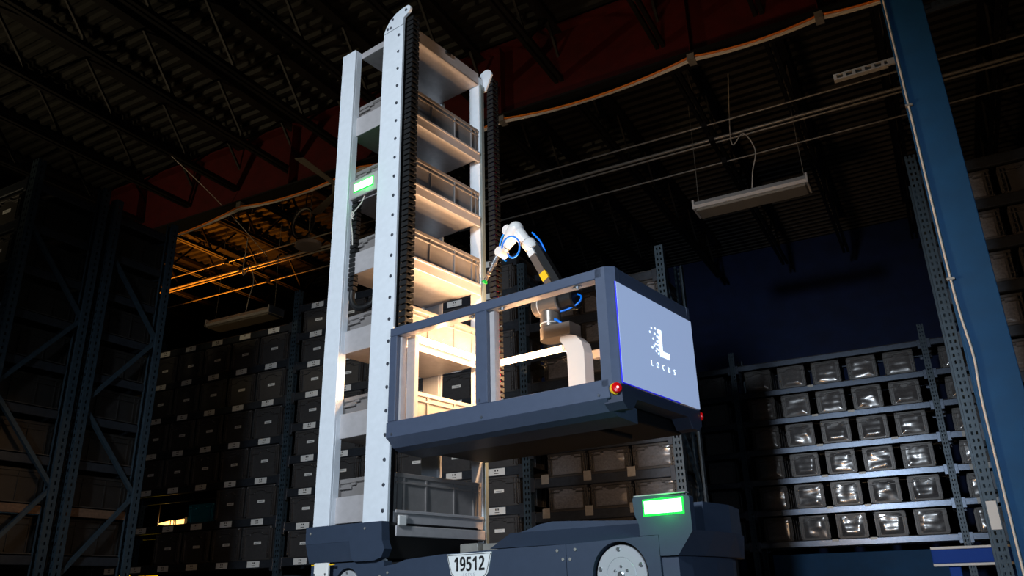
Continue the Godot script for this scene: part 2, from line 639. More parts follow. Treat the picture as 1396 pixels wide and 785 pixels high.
# A rack row; posts at u, bays between with their own beam heights. Local x = u - u0, z = -(d - d0)
func rack(called: String, label: String, u0: float, d0: float, depth: float, posts: Array, bays: Array, braced: Array, bm: Material = M.rack_beam) -> Node3D:
	var r := thing(called, label, "rack", W(u0, 0, d0), -deg_to_rad(TAN_B))
	for p in posts:
		var x: float = p[0] - u0
		inst("upright", upright_mesh(p[1]), r, Vector3(x, 0, 0))
		inst("upright", upright_mesh(p[1]), r, Vector3(x, 0, -depth), PI)
		if p[0] in braced:
			var y := 0.25
			var fl := false
			var xs: float = x
			while y + 0.62 < p[1]:
				var s := tool()
				var zf := -0.04
				var zr := -depth + 0.04
				bar(s, Vector3(xs, y, zr if fl else zf), Vector3(xs, y + 0.6, zf if fl else zr), 0.028, 0.028)
				obj("brace", s, M.rack_paint, r)
				y += 0.62
				fl = not fl
		else:
			for y in [0.3, p[1] - 0.15]:
				var s := tool()
				bar(s, Vector3(x, y, -0.06), Vector3(x, y, -depth + 0.06), 0.03, 0.03)
				obj("brace", s, M.rack_paint, r)
	for b in bays:
		var xa: float = b.a - u0
		var xb: float = b.b - u0
		var l: float = xb - xa - 0.076
		var mid := (xa + xb) / 2.0
		for y in b.levels:
			inst("beam", beam_mesh(l, bm), r, Vector3(mid, y, 0.0))
			inst("beam", beam_mesh(l, bm), r, Vector3(mid, y, -depth), PI)
			inst("shelf_deck", deck_mesh(l, depth - 0.02), r, Vector3(mid, y + 0.04, -0.01))
		if b.has("labels"):
			for y in b.levels:
				for u in b.labels:
					inst("shelf_label", label_mesh(), r, Vector3(u - u0, y, 0.0005))
	return r

const ORD := ["first", "second", "third", "fourth", "fifth", "sixth", "seventh", "eighth", "ninth", "tenth"]

# ------------------------------------------------------------------ totes
# open tapered crate, long axis along z, origin at the middle of its base
func tote_body(w: float, l: float, h: float) -> SurfaceTool:
	var s := tool()
	var q := 0.94
	var b0 := Vector2(w * q / 2, l * q / 2)
	var b1 := Vector2(w * 0.97 / 2, l * 0.975 / 2)
	var t := 0.004
	var ring := func(v: Vector2, y: float) -> Array:
		return [Vector3(-v.x, y, -v.y), Vector3(v.x, y, -v.y), Vector3(v.x, y, v.y), Vector3(-v.x, y, v.y)]
	var o0: Array = ring.call(b0, 0.0)
	var o1: Array = ring.call(b1, h - 0.01)
	var tt := Vector2(t, t)
	var i0: Array = ring.call(b0 - tt, t)
	var i1: Array = ring.call(b1 - tt, h - 0.01)
	for i in 4:
		var k := (i + 1) % 4
		var out: Vector3 = (o0[i] + o0[k]) / 2.0
		face(s, [o0[i], o0[k], o1[k], o1[i]], out)
		face(s, [i0[i], i0[k], i1[k], i1[i]], -out)
	face(s, o0, Vector3.DOWN)
	face(s, i0, Vector3.UP)
	# stacking ledge
	var yl := h * 0.74
	var e := 0.008
	for sx in [-1.0, 1.0]:
		var x: float = sx * (b1.x - 0.002)
		cbox(s, Vector3(min(x, x + sx * e), yl, -b1.y), Vector3(max(x, x + sx * e), yl + 0.010, b1.y), 0.002)
		for z in [-0.46, -0.40, -0.16, 0.16, 0.40, 0.46]:
			var zc: float = z * l
			box(s, Vector3(min(x, x + sx * 0.007) - (0.004 if sx < 0 else 0.0), h * 0.05, zc - 0.004), Vector3(max(x, x + sx * 0.007), h - 0.02, zc + 0.004))
	for sz in [-1.0, 1.0]:
		var z: float = sz * (b1.y - 0.004)
		var z2: float = z + sz * 0.016
		var za: float = min(z, z2)
		var zb: float = max(z, z2)
		# ledge with the dip of the hand grip
		for seg in [[-0.5, -0.22, 0.0], [0.22, 0.5, 0.0], [-0.14, 0.14, 0.03], [-0.22, -0.14, 0.015], [0.14, 0.22, 0.015]]:
			cbox(s, Vector3(seg[0] * b1.x * 1.94, yl + seg[2], za), Vector3(seg[1] * b1.x * 1.94, yl + seg[2] + 0.011, zb), 0.002)
		for x in [-0.47, -0.41, 0.41, 0.47]:
			box(s, Vector3(x * w - 0.003, h * 0.06, za), Vector3(x * w + 0.003, h - 0.02, zb))
		for y in [0.2, 0.36, 0.52]:
			for sx in [-1.0, 1.0]:
				var xa: float = sx * 0.405 * w
				var xb: float = sx * 0.475 * w
				box(s, Vector3(min(xa, xb), h * y, za), Vector3(max(xa, xb), h * y + 0.005, zb - 0.001))
	return s

func tote_rim(w: float, l: float, h: float) -> SurfaceTool:
	var s := tool()
	var k := 0.014
	for sx in [-1.0, 1.0]:
		var x0: float = sx * (w / 2 - k)
		var x1: float = sx * w / 2
		cbox(s, Vector3(min(x0, x1), h - 0.022, -l / 2), Vector3(max(x0, x1), h, l / 2), 0.003)
		var z0: float = sx * (l / 2 - k)
		var z1: float = sx * l / 2
		cbox(s, Vector3(-w / 2 + k, h - 0.022, min(z0, z1)), Vector3(w / 2 - k, h, max(z0, z1)), 0.003)
	return s

func liner_mesh(w: float, h: float, v: int) -> Mesh:
	var key := "liner%.2f_%.2f_%d" % [w, h, v]
	if mesh_cache.has(key): return mesh_cache[key]
	var n := FastNoiseLite.new()
	n.seed = 40 + v * 13
	n.frequency = 0.36
	n.noise_type = FastNoiseLite.TYPE_SIMPLEX_SMOOTH
	n.fractal_octaves = 2
	var nx := 16
	var ny := 12
	var pt := func(i: int, j: int) -> Vector3:
		var fx := float(i) / nx
		var fy := float(j) / ny
		var edge: float = min(min(fx, 1.0 - fx), min(fy, 1.0 - fy))
		var amp: float = clampf(edge * 6.0, 0.0, 1.0)
		var z: float = amp * (0.006 + 0.011 * n.get_noise_2d(fx * 1.9 + v * 3.1, fy * 1.7 + v) + (0.005 * (1.0 - pow(2.0 * fx - 1.0, 2.0)) * (0.5 - fy) if fy < 0.5 else 0.0) + (0.003 if fy > 0.44 and fy < 0.52 else 0.0))
		return Vector3((fx - 0.5) * w, fy * h, z)
	var s := tool()
	for i in nx:
		for j in ny:
			var q: Array = [[i, j], [i + 1, j], [i + 1, j + 1], [i, j], [i + 1, j + 1], [i, j + 1]]
			for c in [0, 2, 1, 3, 5, 4]:
				var a: int = q[c][0]
				var b: int = q[c][1]
				var p: Vector3 = pt.call(a, b)
				var dx: Vector3 = pt.call(min(a + 1, nx), b) - pt.call(max(a - 1, 0), b)
				var dy: Vector3 = pt.call(a, min(b + 1, ny)) - pt.call(a, max(b - 1, 0))
				s.set_normal(dx.cross(dy).normalized())
				s.add_vertex(p)
	mesh_cache[key] = mesh_of(s, M.film)
	return mesh_cache[key]

func card_mesh() -> Mesh:
	if mesh_cache.has("card"): return mesh_cache["card"]
	var s := tool()
	box(s, Vector3(-0.05, -0.014, 0), Vector3(0.05, 0.014, 0.0015))
	var m := mesh_of(s, M.card)
	s = tool()
	box(s, Vector3(-0.03, -0.004, 0.001), Vector3(0.03, 0.003, 0.002))
	s.commit(m)
	m.surface_set_material(1, M.ink_pale)
	mesh_cache["card"] = m
	return m

func tote(at: Vector3, turn: float, label: String, group: String, w: float, l: float, h: float, m: Material, dress := "", v := 0, called := "storage_tote") -> Node3D:
	var o := thing(called, label, "tote", at, turn, group)
	var key := "tote%.2f_%.2f_%.2f_%s" % [w, l, h, m.resource_name]
	if not mesh_cache.has(key):
		mesh_cache[key] = [mesh_of(tote_body(w, l, h), m), mesh_of(tote_rim(w, l, h), m)]
	inst("body", mesh_cache[key][0], o)
	inst("rim", mesh_cache[key][1], o)
	if dress == "card":
		inst("label_card", card_mesh(), o, Vector3(0.01, h * 0.5, l * 0.4785))
	elif dress == "film":
		inst("plastic_liner", liner_mesh(w * 0.74, h * 0.84, v % 6), o, Vector3(0, h * 0.08, l * 0.475 + 0.006))
	return o

func racks() -> void:
	var turn := -deg_to_rad(TAN_B)
	var rng := RandomNumberGenerator.new()
	rng.seed = 7
	# ---- the long rack behind the robot
	var la: Array = []
	for k in 7: la.append(0.421 + 0.4177 * k)
	var lb: Array = []
	for k in 9: lb.append(0.428 + 0.336 * k)
	var lc: Array = []
	for k in 9: lc.append(0.40 + 0.2825 * k)
	var ca: Array = []
	for k in 6: ca.append(-6.368 - 0.45 * k)
	var cb: Array = []
	for k in 6: cb.append(-5.74 + 0.448 * k)
	var cc: Array = [-2.04, -2.43, -2.82]
	rack("storage_rack", "long slate grey rack of labelled shelves behind the robot's mast", -6.06, 6.2, 0.62,
		[[-9.0, 3.35], [-6.06, 3.35], [-3.2, 3.05], [-1.83, 2.92]],
		[{"a": -9.0, "b": -6.06, "levels": la, "labels": ca}, {"a": -6.06, "b": -3.2, "levels": lb, "labels": cb}, {"a": -3.2, "b": -1.83, "levels": lc}],
		[-1.83])
	for i in ca.size():
		for k in 6:
			if k == 1 and i >= 3: continue
			if k == 0 and i >= 4: continue
			var teal := k == 1 and i == 2
			if teal:
				tote(W(ca[i], la[k] + 0.046, 6.53), turn, "low teal tote in the long rack beside an empty slot", "", 0.40, 0.58, 0.20, M.tote_teal, "", 0)
				continue
			tote(W(ca[i], la[k] + 0.046, 6.50), turn, "tall dark grey tote, %s shelf up, %s left of the long rack's post" % [ORD[k], ORD[i]], "tall dark totes in the long rack", 0.40, 0.58, 0.325, M.tote_dark, "card")
	for i in cb.size():
		for k in 8:
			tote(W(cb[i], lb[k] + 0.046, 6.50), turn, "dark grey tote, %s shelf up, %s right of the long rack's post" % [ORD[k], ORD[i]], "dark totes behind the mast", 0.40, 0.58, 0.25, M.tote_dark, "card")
	var tabs := cc.size()
	for i in cc.size():
		for k in 8:
			tote(W(cc[i], lc[k] + 0.046, 6.50), turn, "glossy film-lined bin behind the robot, %s shelf up, %s from rack end" % [ORD[k], ORD[i]], "film-lined bins at the end of the long rack", 0.36, 0.58, 0.195, M.tote_mid, "film", i * 3 + k)
	# small metal stop plates on the beams of the end bay
	var rk: Node = get_node("storage_rack")
	var s := tool()
	cbox(s, Vector3(-0.035, -0.03, 0), Vector3(0.035, 0.05, 0.003), 0.001)
	var tab := mesh_of(s, M.galvanised)
	for k in 4:
		for u in [-2.235, -2.625, -3.02]:
			inst("stop_plate", tab, rk, Vector3(u + 6.06, lc[k] + 0.02, 0.003))
	# ---- its continuation right of the cross aisle
	var lr: Array = []
	for k in 9: lr.append(0.405 + 0.325 * k)
	var r2 := rack("storage_rack", "perforated grey rack end right of the cross aisle behind the blue column", 0.235, 6.2, 0.62,
		[[0.235, 3.2], [2.9, 3.2]], [{"a": 0.235, "b": 2.9, "levels": lr}], [0.235, 2.9])
	s = tool()
	box(s, Vector3(-0.03, -0.09, 0), Vector3(0.03, 0.09, 0.0015))
	var tg := mesh_of(s, M.card)
	inst("post_label", tg, r2, Vector3(0, 0.50, 0.0045))
	for i in 3:
		for k in 8:
			tote(W(0.52 + 0.45 * i, lr[k] + 0.046, 6.50), turn, "dark bin behind the blue column, %s shelf up, %s from the rack end" % [ORD[k], ORD[i]], "bins behind the blue column", 0.40, 0.58, 0.22, M.tote_dark, "film" if i == 0 else "", i + k)
	# ---- far rack across the hall
	var lf: Array = []
	for k in 7: lf.append(0.58 + 0.402 * k)
	var cf: Array = [-2.06, -1.605, -1.15, -0.695, -0.24]
	var far_left: Array = [-2.72, -3.17]
	var far_right: Array = [0.42, 0.87]
	var fr := rack("storage_rack", "far rack of film-lined bins in front of the blue wall", 0.09, 11.2, 0.62,
		[[-4.8, 3.25], [-2.39, 3.25], [0.09, 3.25], [2.5, 3.25]],
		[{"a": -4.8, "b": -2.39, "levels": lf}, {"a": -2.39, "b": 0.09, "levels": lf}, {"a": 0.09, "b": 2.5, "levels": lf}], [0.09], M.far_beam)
	for i in cf.size():
		for k in 6:
			tote(W(cf[i], lf[k] + 0.046, 11.50), turn, "glossy bin in the far rack, %s shelf up, %s along the middle bay" % [ORD[k], ORD[i]], "film-lined bins in the far rack", 0.36, 0.58, 0.30, M.tote_mid, "film", i * 5 + k * 2)
	for k in 6:
		for i in 2:
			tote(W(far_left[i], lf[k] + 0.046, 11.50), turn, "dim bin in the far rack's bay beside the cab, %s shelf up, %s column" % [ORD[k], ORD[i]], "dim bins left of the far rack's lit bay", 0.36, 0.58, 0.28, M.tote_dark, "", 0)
			tote(W(far_right[i], lf[k] + 0.046, 11.50), turn, "bin past the far rack's right post, %s shelf up, %s column" % [ORD[k], ORD[i]], "bins past the far rack's right post", 0.36, 0.58, 0.28, M.tote_mid, "film", k + i)
	for y in [lf[1], lf[2], lf[3]]:
		inst("shelf_label", blue_label_mesh(), fr, Vector3(0.40 - 0.09, y, 0.0005))
	s = tool()
	cbox(s, Vector3(-0.04, -0.014, 0), Vector3(0.04, 0.014, 0.002), 0.0006)
	var ftab := mesh_of(s, M.galvanised)
	for q in [[5, 2], [4, 2], [4, 3], [3, 2], [3, 4], [2, 2], [2, 3], [1, 2], [1, 3], [0, 2], [0, 3]]:
		inst("stop_plate", ftab, fr, Vector3(cf[q[1]] - 0.225 - 0.09, lf[q[0]] + 0.03, 0.002))
	# ---- left rack rows seen from their ends
	var ll: Array = []
	for k in 9: ll.append(0.41 + 0.33 * k - 0.03)
	for row in 2:
		var d0: float = [2.84, 3.50][row]
		var dp: float = [0.60, 0.60][row]
		var nm: String = ["front", "rear"][row]
		var lr2 := rack("storage_rack", "%s left rack row seen from its braced end frame" % nm, -5.5, d0, dp,
			[[-8.3, 3.2], [-5.5, [3.2, 3.15][row]]], [{"a": -8.3, "b": -5.5, "levels": ll}], [-5.5])
		for k in 9:
			s = tool()
			cbox(s, Vector3(0.015, -0.03, -dp + 0.06), Vector3(0.035, 0.03, -0.06), 0.003)
			var lip := obj("side_rail", s, M.wood_lip if k == 1 else M.rack_beam, lr2)
			lip.position = Vector3(-0.06, ll[k], 0)
		for k in 8:
			for i in 2:
				var lab := "grey tote in the %s left row, %s shelf up, %s from the end frame" % [nm, ORD[k], ORD[i]]
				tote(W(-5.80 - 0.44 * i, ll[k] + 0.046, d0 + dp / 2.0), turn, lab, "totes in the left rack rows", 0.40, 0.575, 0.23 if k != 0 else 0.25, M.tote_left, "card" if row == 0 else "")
	# more of the rack system deeper on the left, seen dimly through the shelves
	s = tool()
	var sh := thing("plastic_sheet", "crumpled blue plastic sheet lying on a tote in the left rack", "plastic sheet", W(-5.62, ll[0] + 0.046 + 0.25, 3.12), turn)
	var pts: Array = []
	for i in 9: pts.append(Vector2(-0.24 + 0.06 * i, 0.035 + 0.02 * sin(i * 1.7)))
	var poly: Array = [Vector2(-0.26, 0.0)] + pts + [Vector2(0.26, 0.0)]
	extrude(s, poly, Vector3(-0.12, 0, 0), Vector3(0, 0, 1), Vector3.UP, Vector3(0.2, 0, 0))
	obj("sheet", s, M.sheet_blue, sh)

# ------------------------------------------------------------------ the robot
func arc(c: Vector2, r: float, a0: float, a1: float, n: int) -> Array:
	var out: Array = []
	for i in n + 1:
		var t := deg_to_rad(lerpf(a0, a1, float(i) / n))
		out.append(c + Vector2(cos(t), sin(t)) * r)
	return out

func text(t: String, size: float, depth: float, m: Material, parent: Node, called: String, xf: Transform3D, weight := 400) -> MeshInstance3D:
	var tm := TextMesh.new()
	var f := SystemFont.new()
	f.font_names = PackedStringArray(["Droid Sans"])
	f.font_weight = weight
	tm.font = f
	tm.text = t
	tm.font_size = 64
	tm.pixel_size = size / 64.0
	tm.depth = depth
	tm.material = m
	var o := MeshInstance3D.new()
	o.mesh = tm
	o.name = called
	parent.add_child(o, true)
	o.transform = xf
	return o

const RIMS := [2.665, 2.25, 1.837, 1.423, 1.006, 0.619]

func robot() -> void:
	var r := thing("picking_robot", "tall white mast picking robot with a lit cab on a slate wheeled base", "robot", ROBOT_AT, -deg_to_rad(TAN_R))
	mast(r)
	cab(r)
	base(r)
	arm(r)
	# totes carried on the trays
	for k in RIMS.size():
		var fl: float = RIMS[k] - 0.188
		var b := Basis(Vector3.UP, -deg_to_rad(TAN_R))
		var at: Vector3 = ROBOT_AT + b * P(-0.20, fl, 0.355)
		tote(at, -deg_to_rad(TAN_R), "light grey tote on the robot mast's %s tray up" % ORD[5 - k], "totes carried on the robot's trays", 0.40, 0.60, 0.186, M.tote_light, "", 0, "carried_tote")

func mast(r: Node3D) -> void:
	var s: SurfaceTool
	# near front post: cover plate with rounded head
	s = tool()
	var poly: Array = [Vector2(-0.137, 0.24), Vector2(0.015, 0.20), Vector2(0.019, 3.0), Vector2(-0.131, 3.0)]
	ext_side(s, poly, 0.0, 0.012)
	var plate := obj("mast_post", s, M.white_paint, r)
	s = tool()
	poly = [Vector2(-0.131, 3.002), Vector2(0.019, 3.002), Vector2(0.022, 3.045), Vector2(0.06, 3.062)]
	poly.append_array(arc(Vector2(0.045, 3.085), 0.027, -40, 90, 6))
	poly.append_array([Vector2(0.0, 3.11), Vector2(-0.04, 3.10), Vector2(-0.08, 3.078), Vector2(-0.11, 3.045)])
	ext_side(s, poly, -0.002, 0.012)
	var cap := obj("post_cap", s, M.white_paint, plate)
	s = tool()
	rb(s, -0.135, 0.004, 0.22, 3.0, 0.0125, 0.045, 0.003)
	obj("post_core", s, M.black, plate)
	s = tool()
	rb(s, 0.006, 0.018, 0.30, 3.0, 0.0125, 0.035, 0.002)
	obj("linear_rail", s, M.black_gloss, plate)
	var y := 0.34
	s = tool()
	cyl(s, P(0, 0, 0.001), P(0, 0, -0.004), 0.0085, -1.0, 10)
	var bolt := mesh_of(s, M.bolt)
	while y < 3.0:
		inst("bolt", bolt, plate, P(-0.012, y, 0.0))
		y += 0.1085
	for q in [[-0.075, 3.02], [-0.098, 3.022], [-0.062, 3.07], [0.04, 3.085]]:
		inst("bolt", bolt, plate, P(q[0], q[1], -0.002))
	# near rear post
	s = tool()
	rb(s, -0.470, -0.362, 0.25, 3.02, 0.0, 0.012, 0.002)
	rb(s, -0.380, -0.362, 0.25, 3.02, 0.012, 0.05, 0.002)
	var rear := obj("mast_post", s, M.white_paint, r)
	s = tool()
	rb(s, -0.465, -0.3825, 0.25, 3.0, 0.0125, 0.05, 0.002)
	obj("post_core", s, M.tray_grey, rear)
	# far front post: inner face, guide rail, cap
	s = tool()
	rb(s, -0.075, 0.0, 0.22, 3.04, 0.662, 0.70, 0.003)
	var fp := obj("mast_post", s, M.white_paint, r)
	s = tool()
	rb(s, 0.001, 0.016, 0.22, 2.98, 0.664, 0.69, 0.002)
	obj("linear_rail", s, M.rail_steel, fp)
	s = tool()
	poly = arc(Vector2(0.02, 3.05), 0.05, 0, 180, 8)
	poly.append_array([Vector2(-0.08, 2.95), Vector2(0.02, 2.95)])
	ext_side(s, poly, 0.701, 0.713)
	obj("post_cap", s, M.white_paint, fp)
	# far rear post
	s = tool()
	rb(s, -0.43, -0.31, 0.22, 3.0, 0.665, 0.70, 0.003)
	obj("mast_post", s, M.white_paint, r)
	# cable chains
	for c in [[0.022, 0.026, 0.076, 1.262, 3.03], [0.022, 0.712, 0.765, 0.93, 3.03]]:
		s = tool()
		var cy: float = c[3]
		var i := 0
		while cy < c[4]:
			var wob := 0.004 if i % 2 else 0.0
			rb(s, c[0] + wob, c[0] + 0.006 + wob, cy, cy + 0.027, c[1], c[2], 0.0)
			rb(s, c[0], c[0] + 0.045, cy + 0.002, cy + 0.025, c[1] - 0.001, c[1] + 0.006 + wob, 0.0)
			rb(s, c[0], c[0] + 0.045, cy + 0.002, cy + 0.025, c[2] - 0.006 - wob, c[2] + 0.001, 0.0)
			rb(s, c[0] + 0.038, c[0] + 0.046, cy + 0.006, cy + 0.020, c[1] + 0.004, c[2] - 0.004, 0.0)
			cy += 0.031
			i += 1
		var ch := obj("cable_chain", s, M.chain_black, r)
		s = tool()
		rb(s, c[0] + 0.015, c[0] + 0.028, c[3], c[4], c[1] + 0.012, c[1] + 0.024, 0.0)
		obj("cable", s, M.cable_blue if c[1] > 0.5 else M.black, ch)
		s = tool()
		rb(s, c[0] + 0.015, c[0] + 0.028, c[3], c[4], c[1] + 0.034, c[1] + 0.044, 0.0)
		obj("cable", s, M.cable_pink if c[1] > 0.5 else M.black_gloss, ch)
	# rear cable chain between the near posts and its hanging loop
	s = tool()
	var ry := 1.55
	while ry < 2.08:
		rb(s, -0.355, -0.315, ry, ry + 0.02, 0.03, 0.06, 0.0)
		ry += 0.026
	obj("cable_chain", s, M.black, r)
	s = tool()
	var loop: Array = [P(-0.335, 1.57, 0.045), P(-0.335, 1.50, 0.045), P(-0.30, 1.455, 0.05), P(-0.24, 1.45, 0.06), P(-0.19, 1.48, 0.07), P(-0.17, 1.56, 0.08)]
	tube(s, curve(loop), 0.016, 8)
	obj("cable_loop", s, M.black, r)
	s = tool()
	tube(s, curve([P(-0.24, 2.10, 0.03), P(-0.27, 2.02, 0.02), P(-0.33, 1.98, 0.02), P(-0.345, 1.94, 0.02), P(-0.33, 1.86, 0.02), P(-0.335, 1.80, 0.03)]), 0.0035, 6)
	tube(s, curve([P(-0.34, 1.95, 0.018), P(-0.32, 1.965, 0.016), P(-0.335, 1.985, 0.016), P(-0.345, 1.965, 0.018), P(-0.325, 1.94, 0.018)]), 0.0035, 6)
	obj("signal_wire", s, M.cable_white, r)
	# top plate
	s = tool()
	rb(s, -0.36, 0.0, 2.98, 2.99, 0.05, 0.66, 0.002)
	rb(s, -0.006, 0.0, 2.98, 3.06, 0.05, 0.66, 0.002)
	rb(s, -0.36, -0.14, 2.98, 3.02, 0.046, 0.052, 0.002)
	var top := obj("top_plate", s, M.tray_grey, r)
	s = tool()
	rb(s, -0.012, 0.012, 3.03, 3.055, 0.36, 0.40, 0.004)
	obj("sensor", s, M.black, top)
	# trays
	for k in RIMS.size():
		var f: float = RIMS[k] - 0.20
		s = tool()
		rb(s, -0.41, 0.005, f, f + 0.010, 0.045, 0.66, 0.002)
		rb(s, -0.004, 0.008, f - 0.025, f + 0.032, 0.045, 0.655, 0.002)
		rb(s, -0.41, -0.402, f, f + 0.05, 0.05, 0.66, 0.002)
		var t := obj("tray", s, M.tray_grey, r)
		s = tool()
		rb(s, -0.405, -0.004, f - 0.002, f + 0.115, 0.037, 0.0445, 0.002)
		obj("side_panel", s, M.tray_grey, t)
		s = tool()
		rb(s, 0.009, 0.016, f + 0.022, f + 0.036, 0.05, 0.65, 0.002)
		obj("front_lip", s, M.tray_grey, t)
		s = tool()
		rb(s, 0.0085, 0.02, f - 0.02, f + 0.015, 0.085, 0.125, 0.003)
		obj("latch_block", s, M.tray_grey, t)
		if k == 1:
			s = tool()
			rb(s, -0.352, -0.145, f + 0.004, f + 0.112, 0.005, 0.0365, 0.004)
			var b := obj("status_box", s, M.tray_grey, t)
			s = tool()
			rb(s, -0.318, -0.168, f + 0.034, f + 0.090, 0.002, 0.0055, 0.001)
			obj("light_frame", s, M.screen_edge, b)
			s = tool()
			rb(s, -0.310, -0.176, f + 0.041, f + 0.083, 0.0005, 0.0022, 0.0)
			obj("status_light", s, M.screen, b)
			var ol := OmniLight3D.new()
			ol.name = "status_glow"
			ol.light_color = Color(0.1, 1.0, 0.35)
			ol.light_energy = 0.004
			ol.light_size = 0.03
			ol.omni_range = 30.0
			ol.omni_attenuation = 2.0
			ol.shadow_enabled = true
			r.add_child(ol)
			ol.position = P(-0.243, f + 0.062, -0.03)
		if k == 5:
			s = tool()
			rb(s, 0.010, 0.024, f - 0.075, f - 0.03, 0.047, 0.65, 0.003)
			obj("cross_member", s, M.tray_grey, t)
			s = tool()
			rb(s, 0.024, 0.036, f - 0.032, f + 0.012, 0.05, 0.10, 0.004)
			obj("latch", s, M.arm_white, t)

func cab(r: Node3D) -> void:
	var s: SurfaceTool
	var F := group_of("cab_frame", r)
	var n0 := -0.022
	var n1 := 0.028
	# near side frame
	var rails: Array = [
		["top_rail", [0.019, 1.155, 1.215, 1.256, n0, n1]],
		["frame_post", [0.019, 0.064, 0.822, 1.215, n0, n1]],
		["frame_post", [0.527, 0.590, 0.822, 1.215, n0, n1]],
		["bottom_rail", [0.012, 1.155, 0.750, 0.822, n0, n1]]]
	for q in rails:
		s = tool()
		var v: Array = q[1]
		rb(s, v[0], v[1], v[2], v[3], v[4], v[5], 0.003)
		obj(q[0], s, M.slate, F)
	# bevel under the near rail
	s = tool()
	extrude(s, [Vector2(n0 + 0.001, 0.7495), Vector2(0.20, 0.7495), Vector2(0.20, 0.69), Vector2(0.055, 0.698), Vector2(0.02, 0.712)], Vector3(0.02, 0, 0), Vector3(0, 0, -1), Vector3.UP, Vector3(1.12, 0, 0))
	obj("bevel_rail", s, M.slate, F)
	# corner post with chamfer
	for far in [false, true]:
		s = tool()
		var pl: Array = [Vector2(1.1255, n0), Vector2(1.168, n0), Vector2(1.198, 0.006), Vector2(1.198, 0.03), Vector2(1.1255, 0.03)]
		if far:
			for i in pl.size(): pl[i] = Vector2(pl[i].x, 0.648 - pl[i].y)
		ext_plan(s, pl, 0.795, 1.256)
		obj("corner_post", s, M.slate, F)
	# far side and cross rails
	for q in [["top_rail", [1.17, 1.197, 1.195, 1.256, 0.031, 0.617]],
			["cross_bar", [0.80, 1.125, 1.065, 1.105, 0.46, 0.49]],
			["far_rail", [0.04, 1.125, 0.80, 0.845, 0.640, 0.668]]]:
		s = tool()
		var v: Array = q[1]
		rb(s, v[0], v[1], v[2], v[3], v[4], v[5], 0.003)
		obj(q[0], s, M.slate if q[0] == "top_rail" else M.tray_grey, F)
	# inner white lining of the window openings
	s = tool()
	for v in [[0.0645, 0.075], [0.5195, 0.5265], [0.5905, 0.615]]:
		rb(s, v[0], v[1], 0.823, 1.214, 0.0, 0.034, 0.001)
	rb(s, 0.076, 0.128, 0.82, 1.214, 0.032, 0.06, 0.003)
	rb(s, 0.60, 0.64, 0.82, 1.10, 0.62, 0.66, 0.003)
	obj("window_lining", s, M.tray_grey, F)
	s = tool()
	rb(s, 0.075, 1.125, 1.2145, 1.2148, n0 + 0.005, n1, 0.0)
	obj("rail_liner", s, M.tray_grey, F)
	# panes
	for v in [[0.066, 0.525], [0.592, 1.124]]:
		s = tool()
		rb(s, v[0], v[1], 0.823, 1.213, n0 + 0.0305, n0 + 0.0335, 0.0)
		obj("window_pane", s, M.pane, F)
	# floor and dark belly
	s = tool()
	rb(s, 0.03, 1.12, 0.797, 0.818, 0.029, 0.639, 0.003)
	obj("cab_floor", s, M.tray_grey, F)
	s = tool()
	rb(s, 0.04, 1.11, 0.71, 0.796, 0.06, 0.635, 0.004)
	rb(s, 0.10, 0.95, 0.695, 0.712, 0.21, 0.50, 0.004)
	obj("belly", s, M.black, F)
	# front bumper band below the panel, with its raised middle
	s = tool()
	var o: Array = [Vector2(-0.014, 0.798), Vector2(-0.010, 0.735), Vector2(0.02, 0.712), Vector2(0.06, 0.715), Vector2(0.10, 0.757), Vector2(0.52, 0.757), Vector2(0.56, 0.715), Vector2(0.61, 0.712), Vector2(0.645, 0.735), Vector2(0.648, 0.798)]
	ext_front(s, o, 1.125, 1.200)
	obj("front_bumper", s, M.slate_dark, F)
	for q in [[0.55, 0.828], [0.05, 0.756], [1.11, 0.757], [0.56, 0.757]]:
		s = tool()
		cyl(s, P(q[0], q[1] + 0.01, n0 + 0.001), P(q[0], q[1] + 0.01, n0 - 0.003), 0.006, -1.0, 10)
		obj("bolt", s, M.bolt, F)
	for q in [0.50, 0.66, 1.03]:
		s = tool()
		cyl(s, P(q, 1.2145, 0.0), P(q, 1.203, 0.0), 0.010, 0.008, 12)
		rb(s, q - 0.02, q + 0.02, 1.2095, 1.2135, -0.006, 0.006, 0.001)
		obj("clamp_knob", s, M.steel, F)
	# luminous front panel
	s = tool()
	var pp: Array = [Vector2(-0.006, 0.804), Vector2(0.632, 0.804), Vector2(0.632, 1.190), Vector2(-0.006, 1.190)]
	ext_front(s, pp, 1.2005, 1.206)
	var panel := obj("front_panel", s, M.panel, r)
	s = tool()
	ext_front(s, [Vector2(-0.0085, 0.801), Vector2(0.45, 0.801), Vector2(0.45, 0.8035), Vector2(-0.0065, 0.8035), Vector2(-0.0065, 1.192), Vector2(-0.0085, 1.192)], 1.2005, 1.2045)
	obj("edge_light", s, M.edge_blue, panel)
	var al := AreaLight3D.new()
	al.name = "panel_light"
	al.light_color = Color(0.6, 0.75, 1.0)
	al.light_energy = 0.05
	al.area_size = Vector2(0.62, 0.37)
	al.area_range = 30.0
	al.area_attenuation = 2.0
	al.shadow_enabled = true
	r.add_child(al)
	al.transform = Transform3D(Basis(Vector3(0, 0, -1), Vector3.UP, Vector3(-1, 0, 0)), P(1.212, 0.997, 0.313))
	logo(panel)
	# light bars
	led_bar(r, P(0.062, 1.232, 0.105), P(0.062, 1.226, 0.565), Vector3(1, -0.25, 0), 0.30)
	led_bar(r, P(0.165, 1.203, 0.628), P(0.540, 1.203, 0.628), Vector3(0, -0.25, -1), 0.55)
	# emergency stop buttons
	estop(r, P(1.176, 0.782, -0.015), Vector3(0.8, 0, 0.7))
	estop(r, P(1.185, 0.778, 0.640), Vector3(0.75, 0, -0.65))

